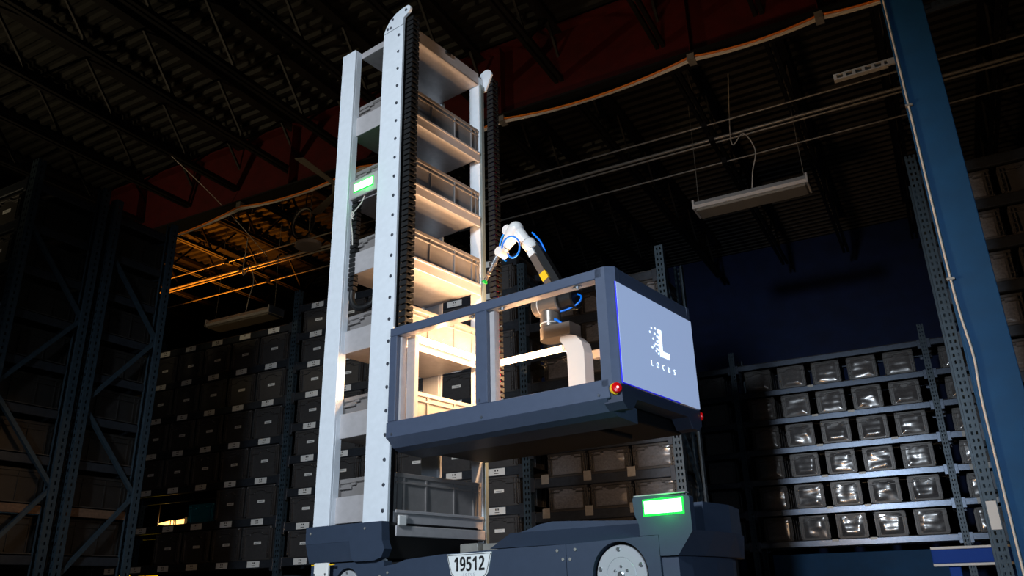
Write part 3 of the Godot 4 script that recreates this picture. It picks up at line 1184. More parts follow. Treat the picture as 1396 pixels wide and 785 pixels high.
func led_bar(r: Node3D, a: Vector3, b: Vector3, out: Vector3, e: float) -> void:
	var s := tool()
	var t := out.normalized()
	cyl(s, a, b, 0.016, -1.0, 16)
	var l := obj("light_bar", s, M.led, r)
	s = tool()
	var d := (b - a).normalized()
	cyl(s, a - d * 0.02, a, 0.018, -1.0, 14)
	cyl(s, b, b + d * 0.02, 0.018, -1.0, 14)
	obj("end_cap", s, M.tray_grey, l)
	var n := 3
	for i in n:
		var o := OmniLight3D.new()
		o.name = "bar_light"
		o.light_color = Color(1.0, 0.79, 0.58)
		o.light_energy = e
		o.light_size = 0.02
		o.omni_range = 30.0
		o.omni_attenuation = 2.0
		o.shadow_enabled = true
		r.add_child(o, true)
		o.position = a.lerp(b, (i + 0.5) / n) + t * 0.10

func estop(r: Node3D, at: Vector3, n: Vector3) -> void:
	n = n.normalized()
	var s := tool()
	lathe(s, at - n * 0.004, at + n * 0.01, [[0, 0], [0.0215, 0], [0.0215, 0.006], [0.016, 0.008], [0, 0.008]], 20)
	var c := obj("stop_button", s, M.yellow, r)
	s = tool()
	lathe(s, at + n * 0.004, at + n * 0.02, [[0, 0], [0.012, 0], [0.012, 0.004], [0.019, 0.007], [0.0195, 0.013], [0.016, 0.018], [0.007, 0.020], [0, 0.020]], 22)
	obj("push_cap", s, M.red_button, c)
	s = tool()
	lathe(s, at + n * 0.0235, at + n * 0.0255, [[0, 0], [0.005, 0], [0.005, 0.0015], [0, 0.0015]], 12)
	obj("lamp", s, M.button_lamp, c)

func logo(panel: Node) -> void:
	# pixelated L: coordinates on the panel, d to the right and y up
	var s := tool()
	var X := 1.2062
	var sq := func(d: float, y: float, w: float, h: float) -> void:
		box(s, Vector3(X, y, -d - w), Vector3(X + 0.0012, y + h, -d))
	var rng := RandomNumberGenerator.new()
	rng.seed = 11
	for i in 14:
		var y := 1.072 - i * 0.0062
		var left := 0.300 + (0.010 if i in [3, 4, 7, 10] else 0.0)
		sq.call(left, y, 0.332 - left, 0.0046)
	for i in 4:
		sq.call(0.306, 0.985 - i * 0.0066, 0.083, 0.0050)
	for q in [[0.246, 1.065], [0.278, 1.070], [0.230, 1.045], [0.270, 1.046], [0.288, 1.040], [0.254, 1.023], [0.285, 1.018], [0.270, 1.005], [0.292, 1.004], [0.258, 0.995], [0.240, 0.985], [0.278, 0.986], [0.293, 0.984], [0.270, 0.975], [0.288, 0.968]]:
		sq.call(q[0], q[1], 0.0085, 0.0075)
	obj("logo", s, M.logo, panel)
	var b := Basis(Vector3(0, 0, -1), Vector3.UP, Vector3(1, 0, 0))
	var word := "LOCUS"
	for i in 5:
		text(word[i], 0.030, 0.0012, M.logo, panel, "letter", Transform3D(b, P(X + 0.0005, 0.9215, 0.229 + 0.0478 * i)))

func base(r: Node3D) -> void:
	var s: SurfaceTool
	# inner body
	s = tool()
	ext_side(s, [Vector2(-0.44, 0.07), Vector2(1.28, 0.07), Vector2(1.28, 0.262), Vector2(0.35, 0.248), Vector2(0.05, 0.238), Vector2(-0.44, 0.238)], 0.02, 0.66)
	var body := obj("chassis", s, M.black, r)
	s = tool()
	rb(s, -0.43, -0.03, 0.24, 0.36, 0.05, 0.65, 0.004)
	obj("dark_bay_fill", s, M.black, body)  # black block put in for the dark of the empty bay
	# near side panels
	s = tool()
	ext_side(s, [Vector2(0.035, 0.07), Vector2(0.941, 0.07), Vector2(0.941, 0.263), Vector2(0.65, 0.261), Vector2(0.35, 0.254), Vector2(0.16, 0.243), Vector2(0.10, 0.228), Vector2(0.035, 0.222)], -0.03, 0.019)
	var p1 := obj("side_panel", s, M.base_slate, r)
	s = tool()
	var pl: Array = [Vector2(0.943, 0.07)]
	pl.append_array(arc(Vector2(1.152, 0.156), 0.106, 215, -35, 22))
	pl.append_array([Vector2(1.303, 0.07), Vector2(1.303, 0.274), Vector2(0.943, 0.263)])
	ext_side(s, pl, -0.03, 0.019)
	var p2 := obj("side_panel", s, M.base_slate, r)
	s = tool()
	pl = [Vector2(-0.43, 0.07), Vector2(-0.43, 0.244), Vector2(0.033, 0.244), Vector2(0.033, 0.07)]
	pl.append_array(arc(Vector2(-0.19, 0.145), 0.078, -60, 240, 20))
	ext_side(s, pl, -0.025, 0.019)
	var p3 := obj("side_panel", s, M.base_slate, r)
	s = tool()
	cyl(s, P(0, 0, 0.0), P(0, 0, -0.003), 0.0055, -1.0, 10)
	var bolt := mesh_of(s, M.galvanised)
	for q in [[0.905, 0.243], [0.98, 0.244], [0.928, 0.214], [0.958, 0.213], [0.06, 0.196], [0.015, 0.185], [0.043, 0.17]]:
		inst("bolt", bolt, p1, P(q[0], q[1], -0.030))
	# wheels
	for w in [[1.152, 0.156, 0.095, 0.15], [-0.19, 0.145, 0.068, 0.13]]:
		s = tool()
		cyl(s, P(w[0], w[1], 0.018), P(w[0], w[1], -0.012), w[2] + 0.006, -1.0, 32)
		var wh := obj("wheel", s, M.black, r)
		s = tool()
		lathe(s, P(w[0], w[1], -0.0125), P(w[0], w[1], -0.03), [[0, 0], [w[2], 0], [w[2], 0.006], [w[2] - 0.003, 0.009], [w[2] * 0.60, 0.009], [w[2] * 0.58, 0.007], [w[2] * 0.56, 0.009], [0, 0.009]], 40)
		var hub := obj("hub_plate", s, M.hub, wh)
		for i in 5:
			var an := TAU * (i + 0.3) / 5.0
			s = tool()
			cyl(s, P(w[0] + cos(an) * w[2] * 0.86, w[1] + sin(an) * w[2] * 0.86, -0.020), P(w[0] + cos(an) * w[2] * 0.86, w[1] + sin(an) * w[2] * 0.86, -0.026), w[2] * 0.075, -1.0, 12)
			obj("hub_bolt", s, M.steel, wh)
		s = tool()
		lathe(s, P(w[0], w[1], -0.021), P(w[0], w[1], -0.03), [[0, 0], [w[2] * 0.13, 0], [w[2] * 0.13, 0.005], [w[2] * 0.08, 0.007], [0, 0.007]], 18)
		for i in 6:
			var an2 := TAU * (i + 0.5) / 6.0
			cyl(s, P(w[0] + cos(an2) * w[2] * 0.28, w[1] + sin(an2) * w[2] * 0.28, -0.020), P(w[0] + cos(an2) * w[2] * 0.28, w[1] + sin(an2) * w[2] * 0.28, -0.024), w[2] * 0.05, -1.0, 10)
		obj("hub_cap", s, M.steel, wh)
	for w in [[1.152, 0.066], [-0.19, 0.066]]:
		for d in [0.06, 0.58]:
			s = tool()
			cyl(s, P(w[0], w[1], d), P(w[0], w[1], d + 0.05), 0.066, -1.0, 24)
			obj("tyre", s, M.black, r)
	# rear skirt under the mast
	s = tool()
	ext_side(s, [Vector2(-0.460, 0.404), Vector2(0.030, 0.402), Vector2(0.036, 0.325), Vector2(0.052, 0.290), Vector2(0.035, 0.258), Vector2(-0.01, 0.246), Vector2(-0.13, 0.246), Vector2(-0.15, 0.262), Vector2(-0.165, 0.330), Vector2(-0.457, 0.330)], -0.045, -0.002)
	var sk := obj("rear_skirt", s, M.base_slate, r)
	s = tool()
	extrude(s, [Vector2(-0.044, 0.3295), Vector2(-0.002, 0.3295), Vector2(-0.002, 0.250), Vector2(-0.018, 0.250)], Vector3(-0.457, 0, 0), Vector3(0, 0, -1), Vector3.UP, Vector3(0.30, 0, 0))
	obj("skirt_bevel", s, M.base_slate, sk)
	for q in [[-0.425, 0.375], [-0.07, 0.378]]:
		inst("bolt", bolt, sk, P(q[0], q[1], -0.045))
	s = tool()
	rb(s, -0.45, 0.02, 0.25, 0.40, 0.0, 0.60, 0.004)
	obj("dark_skirt_core", s, M.black, sk)  # black colour stands in for shade below the lowest tray
	# white bracket with yellow strip
	s = tool()
	rb(s, -0.365, -0.272, 0.188, 0.247, -0.066, -0.05, 0.004)
	var br := obj("sensor_bracket", s, M.arm_white, r)
	s = tool()
	rb(s, -0.392, -0.246, 0.236, 0.242, -0.058, -0.048, 0.001)
	obj("yellow_strip", s, M.yellow, br)
	for q in [[-0.355, 0.20], [-0.285, 0.20]]:
		s = tool()
		cyl(s, P(q[0], q[1], -0.065), P(q[0], q[1], -0.069), 0.005, -1.0, 10)
		obj("bolt", s, M.steel, br)
	# number plate
	s = tool()
	var outer: Array = [Vector2(0.388, 0.252), Vector2(0.612, 0.254), Vector2(0.592, 0.180), Vector2(0.572, 0.160), Vector2(0.430, 0.160), Vector2(0.410, 0.180)]
	ext_side(s, outer, -0.034, -0.030)
	var np := obj("number_plate", s, M.card, r)
	s = tool()
	var inner: Array = []
	for v in outer: inner.append(Vector2(0.5, 0.208) + (v - Vector2(0.5, 0.208)) * Vector2(0.955, 0.90))
	for i in inner.size():
		var a: Vector2 = inner[i]
		var b: Vector2 = inner[(i + 1) % inner.size()]
		bar(s, P(a.x, a.y, -0.0345), P(b.x, b.y, -0.0345), 0.0018, 0.0018)
	obj("plate_line", s, M.ink, np)
	text("19512", 0.070, 0.0015, M.ink, np, "number", Transform3D(Basis.IDENTITY.scaled(Vector3(0.80, 1.0, 1.0)), P(0.501, 0.214, -0.0345)), 700)
	text("L O C U S", 0.014, 0.0012, M.ink_pale, np, "plate_word", Transform3D(Basis.IDENTITY, P(0.501, 0.1765, -0.0345)))
	# domed deck in front of the mast
	s = tool()
	ext_side(s, [Vector2(0.545, 0.258), Vector2(0.585, 0.322), Vector2(0.64, 0.330), Vector2(0.72, 0.352), Vector2(0.78, 0.358), Vector2(0.852, 0.355), Vector2(1.11, 0.340), Vector2(1.215, 0.334), Vector2(1.215, 0.262)], 0.13, 0.56)
	var dk := obj("deck_cover", s, M.base_slate, r)
	s = tool()
	extrude(s, [Vector2(-0.03, 0.264), Vector2(0.1295, 0.264), Vector2(0.1295, 0.325), Vector2(0.10, 0.325)], Vector3(0.60, 0, 0), Vector3(0, 0, -1), Vector3.UP, Vector3(0.62, 0, 0))
	obj("deck_slope", s, M.base_slate, dk)
	# small fittings at the mast foot
	s = tool()
	rb(s, 0.137, 0.24, 0.262, 0.313, 0.33, 0.40, 0.004)
	rb(s, 0.243, 0.36, 0.262, 0.310, 0.36, 0.42, 0.004)
	obj("mast_bracket", s, M.galvanised, r)
	# display housing
	s = tool()
	pl = [Vector2(1.236, 0.2745), Vector2(1.236, 0.309), Vector2(1.222, 0.343), Vector2(1.218, 0.392), Vector2(1.226, 0.402), Vector2(1.41, 0.393), Vector2(1.424, 0.386), Vector2(1.424, 0.280), Vector2(1.368, 0.209), Vector2(1.3045, 0.209), Vector2(1.3045, 0.2745)]
	ext_side(s, pl, -0.03, 0.0)
	var dh := obj("display_housing", s, M.base_slate, r)
	s = tool()
	rb(s, 1.222, 1.412, 0.3985, 0.4035, -0.031, -0.002, 0.002)
	obj("top_trim", s, M.tray_grey, dh)
	s = tool()
	rb(s, 1.256, 1.404, 0.334, 0.388, -0.033, -0.0295, 0.001)
	obj("light_frame", s, M.screen_edge, dh)
	s = tool()
	rb(s, 1.263, 1.397, 0.341, 0.382, -0.0345, -0.033, 0.0)
	obj("status_display", s, M.screen, dh)
	var ol := OmniLight3D.new()
	ol.name = "display_glow"
	ol.light_color = Color(0.05, 1.0, 0.35)
	ol.light_energy = 0.012
	ol.light_size = 0.03
	ol.omni_range = 30.0
	ol.omni_attenuation = 2.0
	ol.shadow_enabled = true
	r.add_child(ol)
	ol.position = P(1.33, 0.361, -0.07)
	# bow-shaped front: lower body, bumper, cowl
	s = tool()
	ext_plan(s, [Vector2(1.305, -0.020), Vector2(1.362, -0.018), Vector2(1.372, 0.06), Vector2(1.372, 0.25), Vector2(1.34, 0.46), Vector2(1.29, 0.61), Vector2(1.29, -0.0)], 0.05, 0.2065)
	var fb := obj("front_body", s, M.base_slate, r)
	s = tool()
	var hi: Array = [P(1.30, 0.283, -0.0295), P(1.4235, 0.283, -0.0295), P(1.437, 0.283, 0.12), P(1.432, 0.283, 0.30), P(1.388, 0.283, 0.48), P(1.315, 0.283, 0.65), P(1.29, 0.283, 0.655)]
	var lo: Array = [P(1.30, 0.208, -0.0295), P(1.3675, 0.208, -0.0295), P(1.392, 0.208, 0.12), P(1.392, 0.208, 0.30), P(1.368, 0.208, 0.48), P(1.311, 0.208, 0.65), P(1.29, 0.208, 0.655)]
	# the near edge is closed by the display housing
	for q in range(1, hi.size() - 1):
		face(s, [hi[q], hi[q + 1], lo[q + 1]], Vector3(1, 0, 0))
		face(s, [hi[q], lo[q + 1], lo[q]], Vector3(1, 0, 0))
	for q in range(1, hi.size() - 1):
		face(s, [hi[0], hi[q], hi[q + 1]], Vector3.UP)
		face(s, [lo[0], lo[q], lo[q + 1]], Vector3.DOWN)
	obj("front_bumper", s, M.base_slate, fb)
	s = tool()
	ext_plan(s, [Vector2(1.415, 0.088), Vector2(1.425, 0.28), Vector2(1.38, 0.48), Vector2(1.308, 0.65), Vector2(1.25, 0.66), Vector2(1.25, 0.10)], 0.284, 0.378)
	obj("front_cowl", s, M.base_slate, fb)
	s = tool()
	ext_plan(s, [Vector2(1.37, 0.022), Vector2(1.37, 0.087), Vector2(1.25, 0.087), Vector2(1.25, 0.022)], 0.284, 0.365)
	obj("slot_liner", s, M.black, fb)

func arm(r: Node3D) -> void:
	var A := group_of("robot_arm", r)
	var s: SurfaceTool
	var d := 0.35
	# goose-neck bracket
	s = tool()
	var pl: Array = [Vector2(0.765, 0.819), Vector2(0.848, 0.819), Vector2(0.850, 1.06), Vector2(0.840, 1.105), Vector2(0.812, 1.137), Vector2(0.775, 1.1485), Vector2(0.735, 1.1485), Vector2(0.728, 1.132), Vector2(0.750, 1.102), Vector2(0.763, 1.06)]
	ext_side(s, pl, d - 0.035, d + 0.035)
	obj("arm_bracket", s, M.arm_white, A)
	# base block
	s = tool()
	pl = arc(Vector2(0.663, d), 0.050, 90, 270, 14)
	pl.append_array([Vector2(0.79, d - 0.045), Vector2(0.79, d + 0.045)])
	ext_plan(s, pl, 1.149, 1.206)
	obj("arm_base", s, M.arm_metal, A)
	s = tool()
	cyl(s, P(0.663, 1.206, d), P(0.663, 1.288, d), 0.0475, -1.0, 28)
	obj("turret", s, M.arm_metal, A)
	s = tool()
	lathe(s, P(0.663, 1.223, d), P(0.663, 1.24, d), [[0.046, 0], [0.0495, 0.001], [0.0495, 0.006], [0.046, 0.007]], 28)
	obj("white_ring", s, M.arm_white, A)
	# shoulder
	s = tool()
	cyl(s, P(0.592, 1.318, d - 0.01), P(0.728, 1.318, d - 0.01), 0.046, -1.0, 28)
	ball(s, P(0.663, 1.30, d), 0.046)
	obj("shoulder", s, M.arm_metal, A)
	s = tool()
	cyl(s, P(0.625, 1.318, d - 0.01), P(0.630, 1.318, d - 0.01), 0.0475, -1.0, 28)
	obj("seal_ring", s, M.arm_white, A)
	s = tool()
	cyl(s, P(0.729, 1.325, d + 0.01), P(0.80, 1.325, d + 0.01), 0.052, -1.0, 24)
	obj("shoulder_motor", s, M.black, A)
	# upper arm: tan plate and dark cover
	var a := P(0.715, 1.335, d)
	var b := P(0.560, 1.640, d)
	s = tool()
	bar(s, a, b, 0.052, 0.034)
	obj("upper_arm", s, M.arm_plate, A)
	s = tool()
	bar(s, a + P(0.035, 0.012, 0.01), b + P(0.035, 0.0, 0.01), 0.045, 0.032)
	obj("arm_cover", s, M.black, A)
	s = tool()
	var c1 := a.lerp(b, 0.34)
	var dirv := (b - a).normalized()
	bar(s, c1, c1 + dirv * 0.045, 0.054, 0.036)
	obj("warning_sticker", s, M.yellow, A)
	s = tool()
	c1 = a.lerp(b, 0.80)
	bar(s, c1, c1 + dirv * 0.035, 0.054, 0.036)
	obj("white_sticker", s, M.card, A)
	# elbow and forearm
	s = tool()
	lathe(s, P(0.585, 1.615, d - 0.004), P(0.545, 1.672, d - 0.004), [[0, 0], [0.026, 0], [0.032, 0.01], [0.034, 0.03], [0.034, 0.052], [0.026, 0.066], [0, 0.070]], 24)
	obj("elbow", s, M.arm_white, A)
	s = tool()
	var e0 := P(0.503, 1.738, d - 0.03)
	var e1 := P(0.437, 1.662, d - 0.03)
	ball(s, e0, 0.0385)
	lathe(s, e0, e1, [[0.0385, 0], [0.037, 0.03], [0.030, 0.07], [0.024, 0.10], [0, 0.102]], 24)
	lathe(s, P(0.545, 1.665, d - 0.01), e0, [[0.03, 0], [0.032, 0.05], [0.03, 0.08]], 20)
	obj("forearm", s, M.arm_white, A)
	s = tool()
	cyl(s, P(0.462, 1.742, d - 0.055), P(0.462, 1.742, d + 0.02), 0.026, -1.0, 22)
	obj("wrist_motor", s, M.arm_white, A)
	# wrist and suction tool
	s = tool()
	cyl(s, P(0.415, 1.640, d - 0.06), P(0.415, 1.640, d + 0.0), 0.024, -1.0, 22)
	lathe(s, e1, P(0.415, 1.645, d - 0.03), [[0.022, 0], [0.022, 0.03]], 18)
	obj("wrist", s, M.arm_white, A)
	var t0 := P(0.408, 1.635, d - 0.045)
	var t1 := P(0.318, 1.508, d - 0.045)
	s = tool()
	lathe(s, t0, t1, [[0, 0], [0.013, 0], [0.013, 0.05], [0.016, 0.052], [0.016, 0.064], [0.010, 0.066], [0.010, 0.095], [0, 0.096]], 18)
	obj("tool_tube", s, M.steel, A)
	s = tool()
	lathe(s, t0.lerp(t1, 0.61), t1, [[0.008, 0], [0.011, 0.008], [0.008, 0.014], [0.011, 0.022], [0.008, 0.030], [0.009, 0.05]], 16)
	obj("tool_neck", s, M.arm_plate, A)
	s = tool()
	lathe(s, t0.lerp(t1, 0.93), t1 + (t1 - t0) * 0.05, [[0, 0], [0.008, 0], [0.014, 0.010], [0.015, 0.016], [0, 0.018]], 18)
	obj("suction_cup", s, M.suction_green, A)
	# air hoses
	for h in [[Vector2(0.512, 1.627), 0.044, 200.0, 540.0, d - 0.075], [Vector2(0.432, 1.705), 0.084, 45.0, 240.0, d + 0.02]]:
		s = tool()
		var pts: Array = []
		for i in 33:
			var an := deg_to_rad(lerpf(h[2], h[3], i / 32.0))
			pts.append(P(h[0].x + cos(an) * h[1], h[0].y + sin(an) * h[1] * 1.1, h[4] + 0.02 * sin(an * 0.5)))
		tube(s, pts, 0.0042, 8)
		obj("air_hose", s, M.hose_blue, A)
	s = tool()
	tube(s, curve([P(0.57, 1.715, d + 0.01), P(0.61, 1.66, d + 0.02), P(0.63, 1.60, d + 0.03)]), 0.0045, 8)
	tube(s, curve([P(0.80, 1.345, d + 0.02), P(0.825, 1.325, d + 0.01), P(0.815, 1.295, d), P(0.77, 1.275, d - 0.01), P(0.73, 1.268, d - 0.02)]), 0.0045, 8)
	tube(s, curve([P(0.705, 1.235, d - 0.03), P(0.725, 1.222, d - 0.035), P(0.745, 1.205, d - 0.03)]), 0.006, 8)
	obj("air_hose", s, M.hose_blue, A)

# ------------------------------------------------------------------ hall details
func hall_details() -> void:
	var turn := -deg_to_rad(TAN_B)
	var s: SurfaceTool
	# blue wide-flange column
	var c := thing("steel_column", "tall bright blue painted steel column with a thin conduit on its edge", "column", W(0.315, 0, 4.4), turn)
	s = tool()
	cbox(s, Vector3(-0.10, 0.0, -0.016), Vector3(0.10, ROOF, 0.0), 0.003)
	obj("flange", s, M.column_blue, c)
	s = tool()
	cbox(s, Vector3(-0.10, 0.0, -0.216), Vector3(0.10, ROOF, -0.200), 0.003)
	obj("flange", s, M.column_blue, c)
	s = tool()
	box(s, Vector3(-0.006, 0.0, -0.200), Vector3(0.006, ROOF, -0.016))
	obj("web", s, M.column_blue, c)
	s = tool()
	box(s, Vector3(-0.18, 0.0, -0.29), Vector3(0.18, 0.02, 0.08))
	obj("base_plate", s, M.column_blue, c)
	s = tool()
	tube(s, curve([Vector3(-0.085, 0.1, 0.012), Vector3(-0.085, 0.9, 0.012), Vector3(-0.075, 1.15, 0.012), Vector3(-0.093, 1.5, 0.012), Vector3(-0.095, 2.5, 0.012), Vector3(-0.095, 5.6, 0.012)], 8), 0.006, 8)
	var cw := obj("conduit", s, M.cable_white, c)
	for y in [1.55, 2.6, 3.4]:
		s = tool()
		box(s, Vector3(-0.112, y, 0.0), Vector3(-0.076, y + 0.012, 0.02))
		obj("strap", s, M.galvanised, c)
	# strut channels on the column
	for q in [[3.05, -0.14, -0.45], [3.35, 0.10, 0.42]]:
		var st := thing("strut_channel", "short slotted metal strut fixed %s side of the blue column" % ("to the aisle" if q[1] < 0 else "to the outer"), "strut", W(0.315, 0, 4.4), turn)
		s = tool()
		var u0: float = min(q[1], q[2])
		var u1: float = max(q[1], q[2])
		box(s, Vector3(u0, q[0], -0.26), Vector3(u1, q[0] + 0.008, -0.222))
		box(s, Vector3(u0, q[0] + 0.033, -0.26), Vector3(u1, q[0] + 0.041, -0.222))
		var x := u0
		while x < u1 - 0.02:
			box(s, Vector3(x, q[0] + 0.008, -0.226), Vector3(x + 0.018, q[0] + 0.033, -0.222))
			x += 0.055
		if q[1] < 0: box(s, Vector3(u1, q[0], -0.24), Vector3(0.02, q[0] + 0.041, -0.222))
		obj("channel", s, M.galvanised, st)
	# hanging linear lights, switched off
	for q in [[-1.29, 4.06, 8.1, "unlit linear light hanging by wires over the far rack", 1.22], [-8.42, 3.80, 7.6, "unlit linear light hanging over the long rack in the warm glow", 1.24]]:
		var o := thing("hanging_light", q[3], "light fixture", W(q[0], q[1], q[2]), turn, "hanging linear lights")
		var h: float = q[4] / 2.0
		s = tool()
		extrude(s, [Vector2(-0.13, 0.0), Vector2(0.13, 0.0), Vector2(0.15, 0.03), Vector2(0.09, 0.10), Vector2(-0.09, 0.10), Vector2(-0.15, 0.03)], Vector3(-h, 0, 0), Vector3(0, 0, 1), Vector3.UP, Vector3(2 * h, 0, 0))
		obj("housing", s, M.fixture, o)
		s = tool()
		cbox(s, Vector3(-h + 0.02, -0.03, -0.125), Vector3(h - 0.02, -0.001, 0.125), 0.01)
		obj("diffuser", s, M.diffuser, o)
		for e in [-1.0, 1.0]:
			s = tool()
			cbox(s, Vector3(e * h - 0.012, -0.01, -0.15), Vector3(e * h + 0.012, 0.105, 0.15), 0.006)
			obj("end_cap", s, M.fixture, o)
			s = tool()
			tube(s, [Vector3(e * h * 0.95, 0.10, 0), Vector3(e * h * 0.93, 0.6, 0), Vector3(e * h * 0.92, ROOF - q[1], 0)], 0.0035, 6)
			obj("hanger_wire", s, M.galvanised, o)
		s = tool()
		tube(s, curve([Vector3(0.02, 0.10, 0), Vector3(0.06, 0.35, 0), Vector3(0.12, 0.6, 0), Vector3(0.02, 0.85, 0), Vector3(-0.12, 0.75, 0), Vector3(-0.10, 1.2, 0), Vector3(-0.05, ROOF - q[1], 0)]), 0.007, 6)
		obj("supply_cord", s, M.cable_white, o)
	# ceiling fan
	var f := thing("ceiling_fan", "three-blade ceiling fan under the roof behind the robot mast", "fan", W(-5.64, 4.60, 6.36), turn)
	s = tool()
	lathe(s, Vector3(0, -0.08, 0), Vector3(0, 0.12, 0), [[0, 0], [0.06, 0.0], [0.11, 0.04], [0.11, 0.12], [0.05, 0.17], [0.02, 0.18], [0.012, 0.20], [0.012, 0.27]], 24)
	obj("motor", s, M.fan_blade, f)
	for k in 3:
		var an := deg_to_rad(-86.0 + 120.0 * k)
		var dv := Vector3(cos(an), 0, -sin(an))
		var sv := Vector3(-dv.z, 0, dv.x)
		s = tool()
		var q: Array = [dv * 0.16 - sv * 0.045, dv * 0.78 - sv * 0.065, dv * 0.80, dv * 0.78 + sv * 0.065 + Vector3(0, 0.02, 0), dv * 0.16 + sv * 0.045 + Vector3(0, 0.015, 0)]
		var up := Vector3(0, 0.008, 0)
		face(s, q, Vector3.DOWN)
		var qt: Array = []
		for v in q: qt.append(v + up)
		face(s, qt, Vector3.UP)
		for i in q.size():
			var j := (i + 1) % q.size()
			face(s, [q[i], q[j], qt[j], qt[i]], (q[i] + q[j]) / 2.0 - dv * 0.45)
		bar(s, dv * 0.09, dv * 0.22 + Vector3(0, 0.004, 0), 0.05, 0.008)
		obj("blade", s, M.fan_blade, f)
	# wireless access point and a coil of cable hung below the girder
	var ap := thing("access_point", "pale round-cornered wireless access point hanging behind the mast", "access point", W(-7.05, 4.56, 7.35), turn)
	s = tool()
	extrude(s, arc(Vector2.ZERO, 0.19, 0, 360, 20).slice(0, 20), Vector3.ZERO, Vector3(1, 0, 0), Vector3(0, 0, 0.85), Vector3(0, 0.05, 0))
	obj("body", s, M.fixture, ap)
	s = tool()
	tube(s, [Vector3(0, 0.05, 0), Vector3(0, 0.5, 0), Vector3(0, ROOF - 4.56, 0)], 0.01, 6)
	obj("stem", s, M.galvanised, ap)
	var co := thing("cable_coil", "coiled dark cable ring hanging under the roof beside the fan", "cable", W(-6.66, 4.60, 6.84), turn)
	for k in 3:
		s = tool()
		var pts: Array = []
		for i in 25:
			var an := TAU * i / 24.0
			pts.append(Vector3(cos(an) * (0.17 + 0.01 * k), sin(an) * (0.20 + 0.01 * k), 0.015 * k))
		tube(s, pts, 0.010, 7)
		obj("loop", s, M.black if k != 1 else M.diffuser, co)
	s = tool()
	tube(s, [Vector3(0, 0.2, 0), Vector3(0.02, 0.5, 0), Vector3(0, ROOF - 4.6, 0)], 0.008, 6)
	obj("tail", s, M.black, co)
	# sagging wire across the red girder on the left
	var sw := thing("ceiling_wire", "thin pale wire slanting across the red girder", "wire", Vector3.ZERO)
	s = tool()
	tube(s, curve([W(-7.4, 5.1, 5.2), W(-7.45, 4.9, 5.9), W(-7.6, 4.75, 6.6), W(-7.65, 4.5, 7.2)]), 0.006, 6)
	obj("strand", s, M.cable_white, sw)
	# warm flood lamp, and an added unseen one that brightens the left roof
	flood(W(-10.6, 0, 8.3), 3.0, W(-9.9, ROOF, 8.0), Color(1.0, 0.56, 0.13), 22.0, 42.0, "warm flood lamp on a stand behind the long rack")
	flood(W(-9.0, 0, 0.6), 2.0, W(-6.6, ROOF, 4.6), Color(1.0, 0.90, 0.72), 9.0, 44.0, "added unseen flood lamp that brightens the left roof")
	# a tube lamp glimpsed through the empty slots
	var tl := thing("tube_lamp", "short warm tube lamp seen through the empty slots of the long rack", "lamp", W(-10.6, 1.19, 8.6), turn)
	s = tool()
	extrude(s, [Vector2(-0.32, 0.012), Vector2(-0.10, 0.04), Vector2(0.30, 0.055), Vector2(0.30, -0.035), Vector2(-0.10, -0.02)], Vector3.ZERO, Vector3(1, 0, 0), Vector3.UP, Vector3(0, 0, 0.04))
	obj("tube", s, M.warm_lamp, tl)
	s = tool()
	for x in [-0.02, 0.05, 0.09]: box(s, Vector3(x, -0.035, 0.04), Vector3(x + 0.02, 0.05, 0.05))
	box(s, Vector3(0.30, -0.06, -0.03), Vector3(0.36, 0.08, 0.05))
	cyl(s, Vector3(0.33, -1.19, 0), Vector3(0.33, -0.06, 0), 0.02)
	obj("holder", s, M.joist_steel, tl)
	var tlo := OmniLight3D.new()
	tlo.name = "tube_light"
	tlo.light_color = Color(1.0, 0.75, 0.45)
	tlo.light_energy = 0.12
	tlo.light_size = 0.05
	tlo.omni_range = 30.0
	tlo.omni_attenuation = 2.0
	tlo.shadow_enabled = true
	add_child(tlo)
	tlo.position = W(-10.6, 1.19, 8.48)
	# yellow barrier behind the long rack, boards made to glow as if lit
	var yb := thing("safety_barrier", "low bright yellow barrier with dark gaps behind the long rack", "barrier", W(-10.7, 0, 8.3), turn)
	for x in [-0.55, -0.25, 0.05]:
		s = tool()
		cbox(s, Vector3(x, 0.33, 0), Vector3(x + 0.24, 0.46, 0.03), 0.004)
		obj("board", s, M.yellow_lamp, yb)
	for x in [-0.5, 0.2]:
		s = tool()
		cbox(s, Vector3(x, 0.0, -0.04), Vector3(x + 0.05, 0.46, -0.001), 0.004)
		obj("post", s, M.joist_steel, yb)
	# blue and white guard rail by the right rack
	var gr := thing("guard_rail", "blue guard rail with white edges past the right rack post", "guard rail", W(0.05, 0, 7.05), turn)
	s = tool()
	cbox(s, Vector3(-0.25, 0.225, -0.03), Vector3(2.6, 0.325, 0.0), 0.005)
	obj("rail", s, M.rail_blue, gr)
	for y in [0.205, 0.326]:
		s = tool()
		cbox(s, Vector3(-0.25, y, -0.028), Vector3(2.6, y + 0.019, 0.004), 0.003)
		obj("edge_strip", s, M.card, gr)
	for x in [-0.15, 2.3]:
		s = tool()
		cbox(s, Vector3(x, 0.0, -0.10), Vector3(x + 0.08, 0.34, -0.0305), 0.005)
		obj("post", s, M.rail_blue, gr)
	# blue panel under the far rack
	var bp := thing("kick_panel", "plain blue panel standing under the far rack's lowest shelf", "panel", W(-1.15, 0, 11.3), turn)
	s = tool()
	cbox(s, Vector3(-1.05, 0.0, -0.03), Vector3(1.12, 0.46, 0.0), 0.004)
	obj("board", s, M.column_blue, bp)
	studio_lamp(KEY_AT, KEY_AIM, "softbox studio lamp on a tall stand behind the camera")
	studio_lamp(FILL_AT, FILL_AIM, "low softbox studio lamp right of the camera")

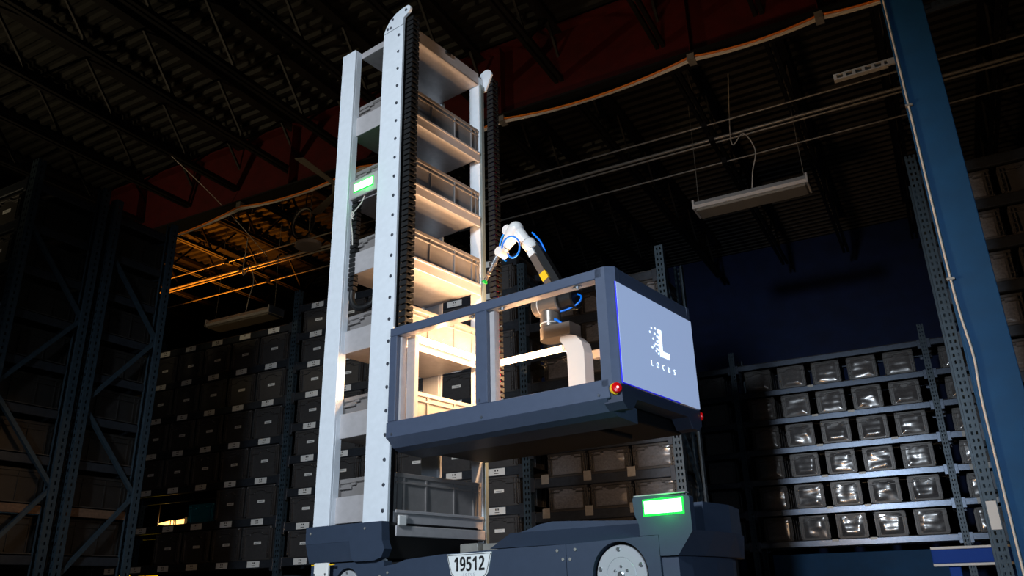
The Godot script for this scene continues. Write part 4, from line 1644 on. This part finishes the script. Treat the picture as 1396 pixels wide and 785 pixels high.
func flood(at: Vector3, h: float, target: Vector3, c: Color, e: float, angle: float, label: String) -> void:
	var wl := thing("flood_lamp", label, "lamp", at, -deg_to_rad(TAN_B))
	var s := tool()
	cyl(s, Vector3(0, 0.03, 0), Vector3(0, h - 0.05, 0), 0.025)
	cyl(s, Vector3(0, 0.0, 0), Vector3(0, 0.03, 0), 0.30)
	obj("stand", s, M.joist_steel, wl)
	s = tool()
	cbox(s, Vector3(-0.14, h - 0.05, -0.10), Vector3(0.14, h + 0.05, 0.10), 0.01)
	obj("housing", s, M.yellow, wl)
	s = tool()
	cbox(s, Vector3(-0.12, h + 0.05, -0.08), Vector3(0.12, h + 0.06, 0.08), 0.002)
	obj("lamp_glass", s, M.warm_lamp, wl)
	var sl := SpotLight3D.new()
	sl.name = "flood_light"
	sl.light_color = c
	sl.light_energy = e
	sl.light_size = 0.1
	sl.spot_angle = angle
	sl.spot_angle_attenuation = 0.8
	sl.spot_range = 30.0
	sl.spot_attenuation = 2.0
	sl.shadow_enabled = true
	add_child(sl, true)
	sl.look_at_from_position(at + Vector3(0, h + 0.08, 0), target, Vector3.RIGHT)

func studio_lamp(at: Vector3, target: Vector3, label: String) -> void:
	var ph := thing("studio_lamp", label, "lamp", Vector3(at.x, 0, at.z))
	var aim := (target - at).normalized()
	var head := Transform3D(Basis.looking_at(aim), Vector3(0, at.y, 0) - aim * 0.08)
	var back := -Vector3(aim.x, 0, aim.z).normalized() * 0.2
	var s := tool()
	cyl(s, Vector3(0, 0.15, 0) + back, Vector3(0, at.y, 0) + back, 0.016)
	obj("stand", s, M.black, ph)
	for k in 3:
		s = tool()
		var an := TAU * k / 3.0
		bar(s, Vector3(cos(an) * 0.35, 0.012, sin(an) * 0.35) + back, Vector3(0, min(0.7, at.y * 0.7), 0) + back, 0.02, 0.02)
		obj("leg", s, M.black, ph)
	s = tool()
	for q in [[-0.22, -0.2, -0.22, 0.22], [0.2, 0.22, -0.22, 0.22], [-0.2, 0.2, -0.22, -0.2], [-0.2, 0.2, 0.2, 0.22]]:
		box(s, Vector3(q[0], q[2], 0.0), Vector3(q[1], q[3], 0.12), head)
	box(s, Vector3(-0.22, -0.22, 0.12), Vector3(0.22, 0.22, 0.14), head)
	obj("softbox", s, M.black, ph)
	s = tool()
	box(s, Vector3(-0.2, -0.2, 0.0), Vector3(0.2, 0.2, 0.004), head)
	obj("diffuser", s, M.softbox, ph)
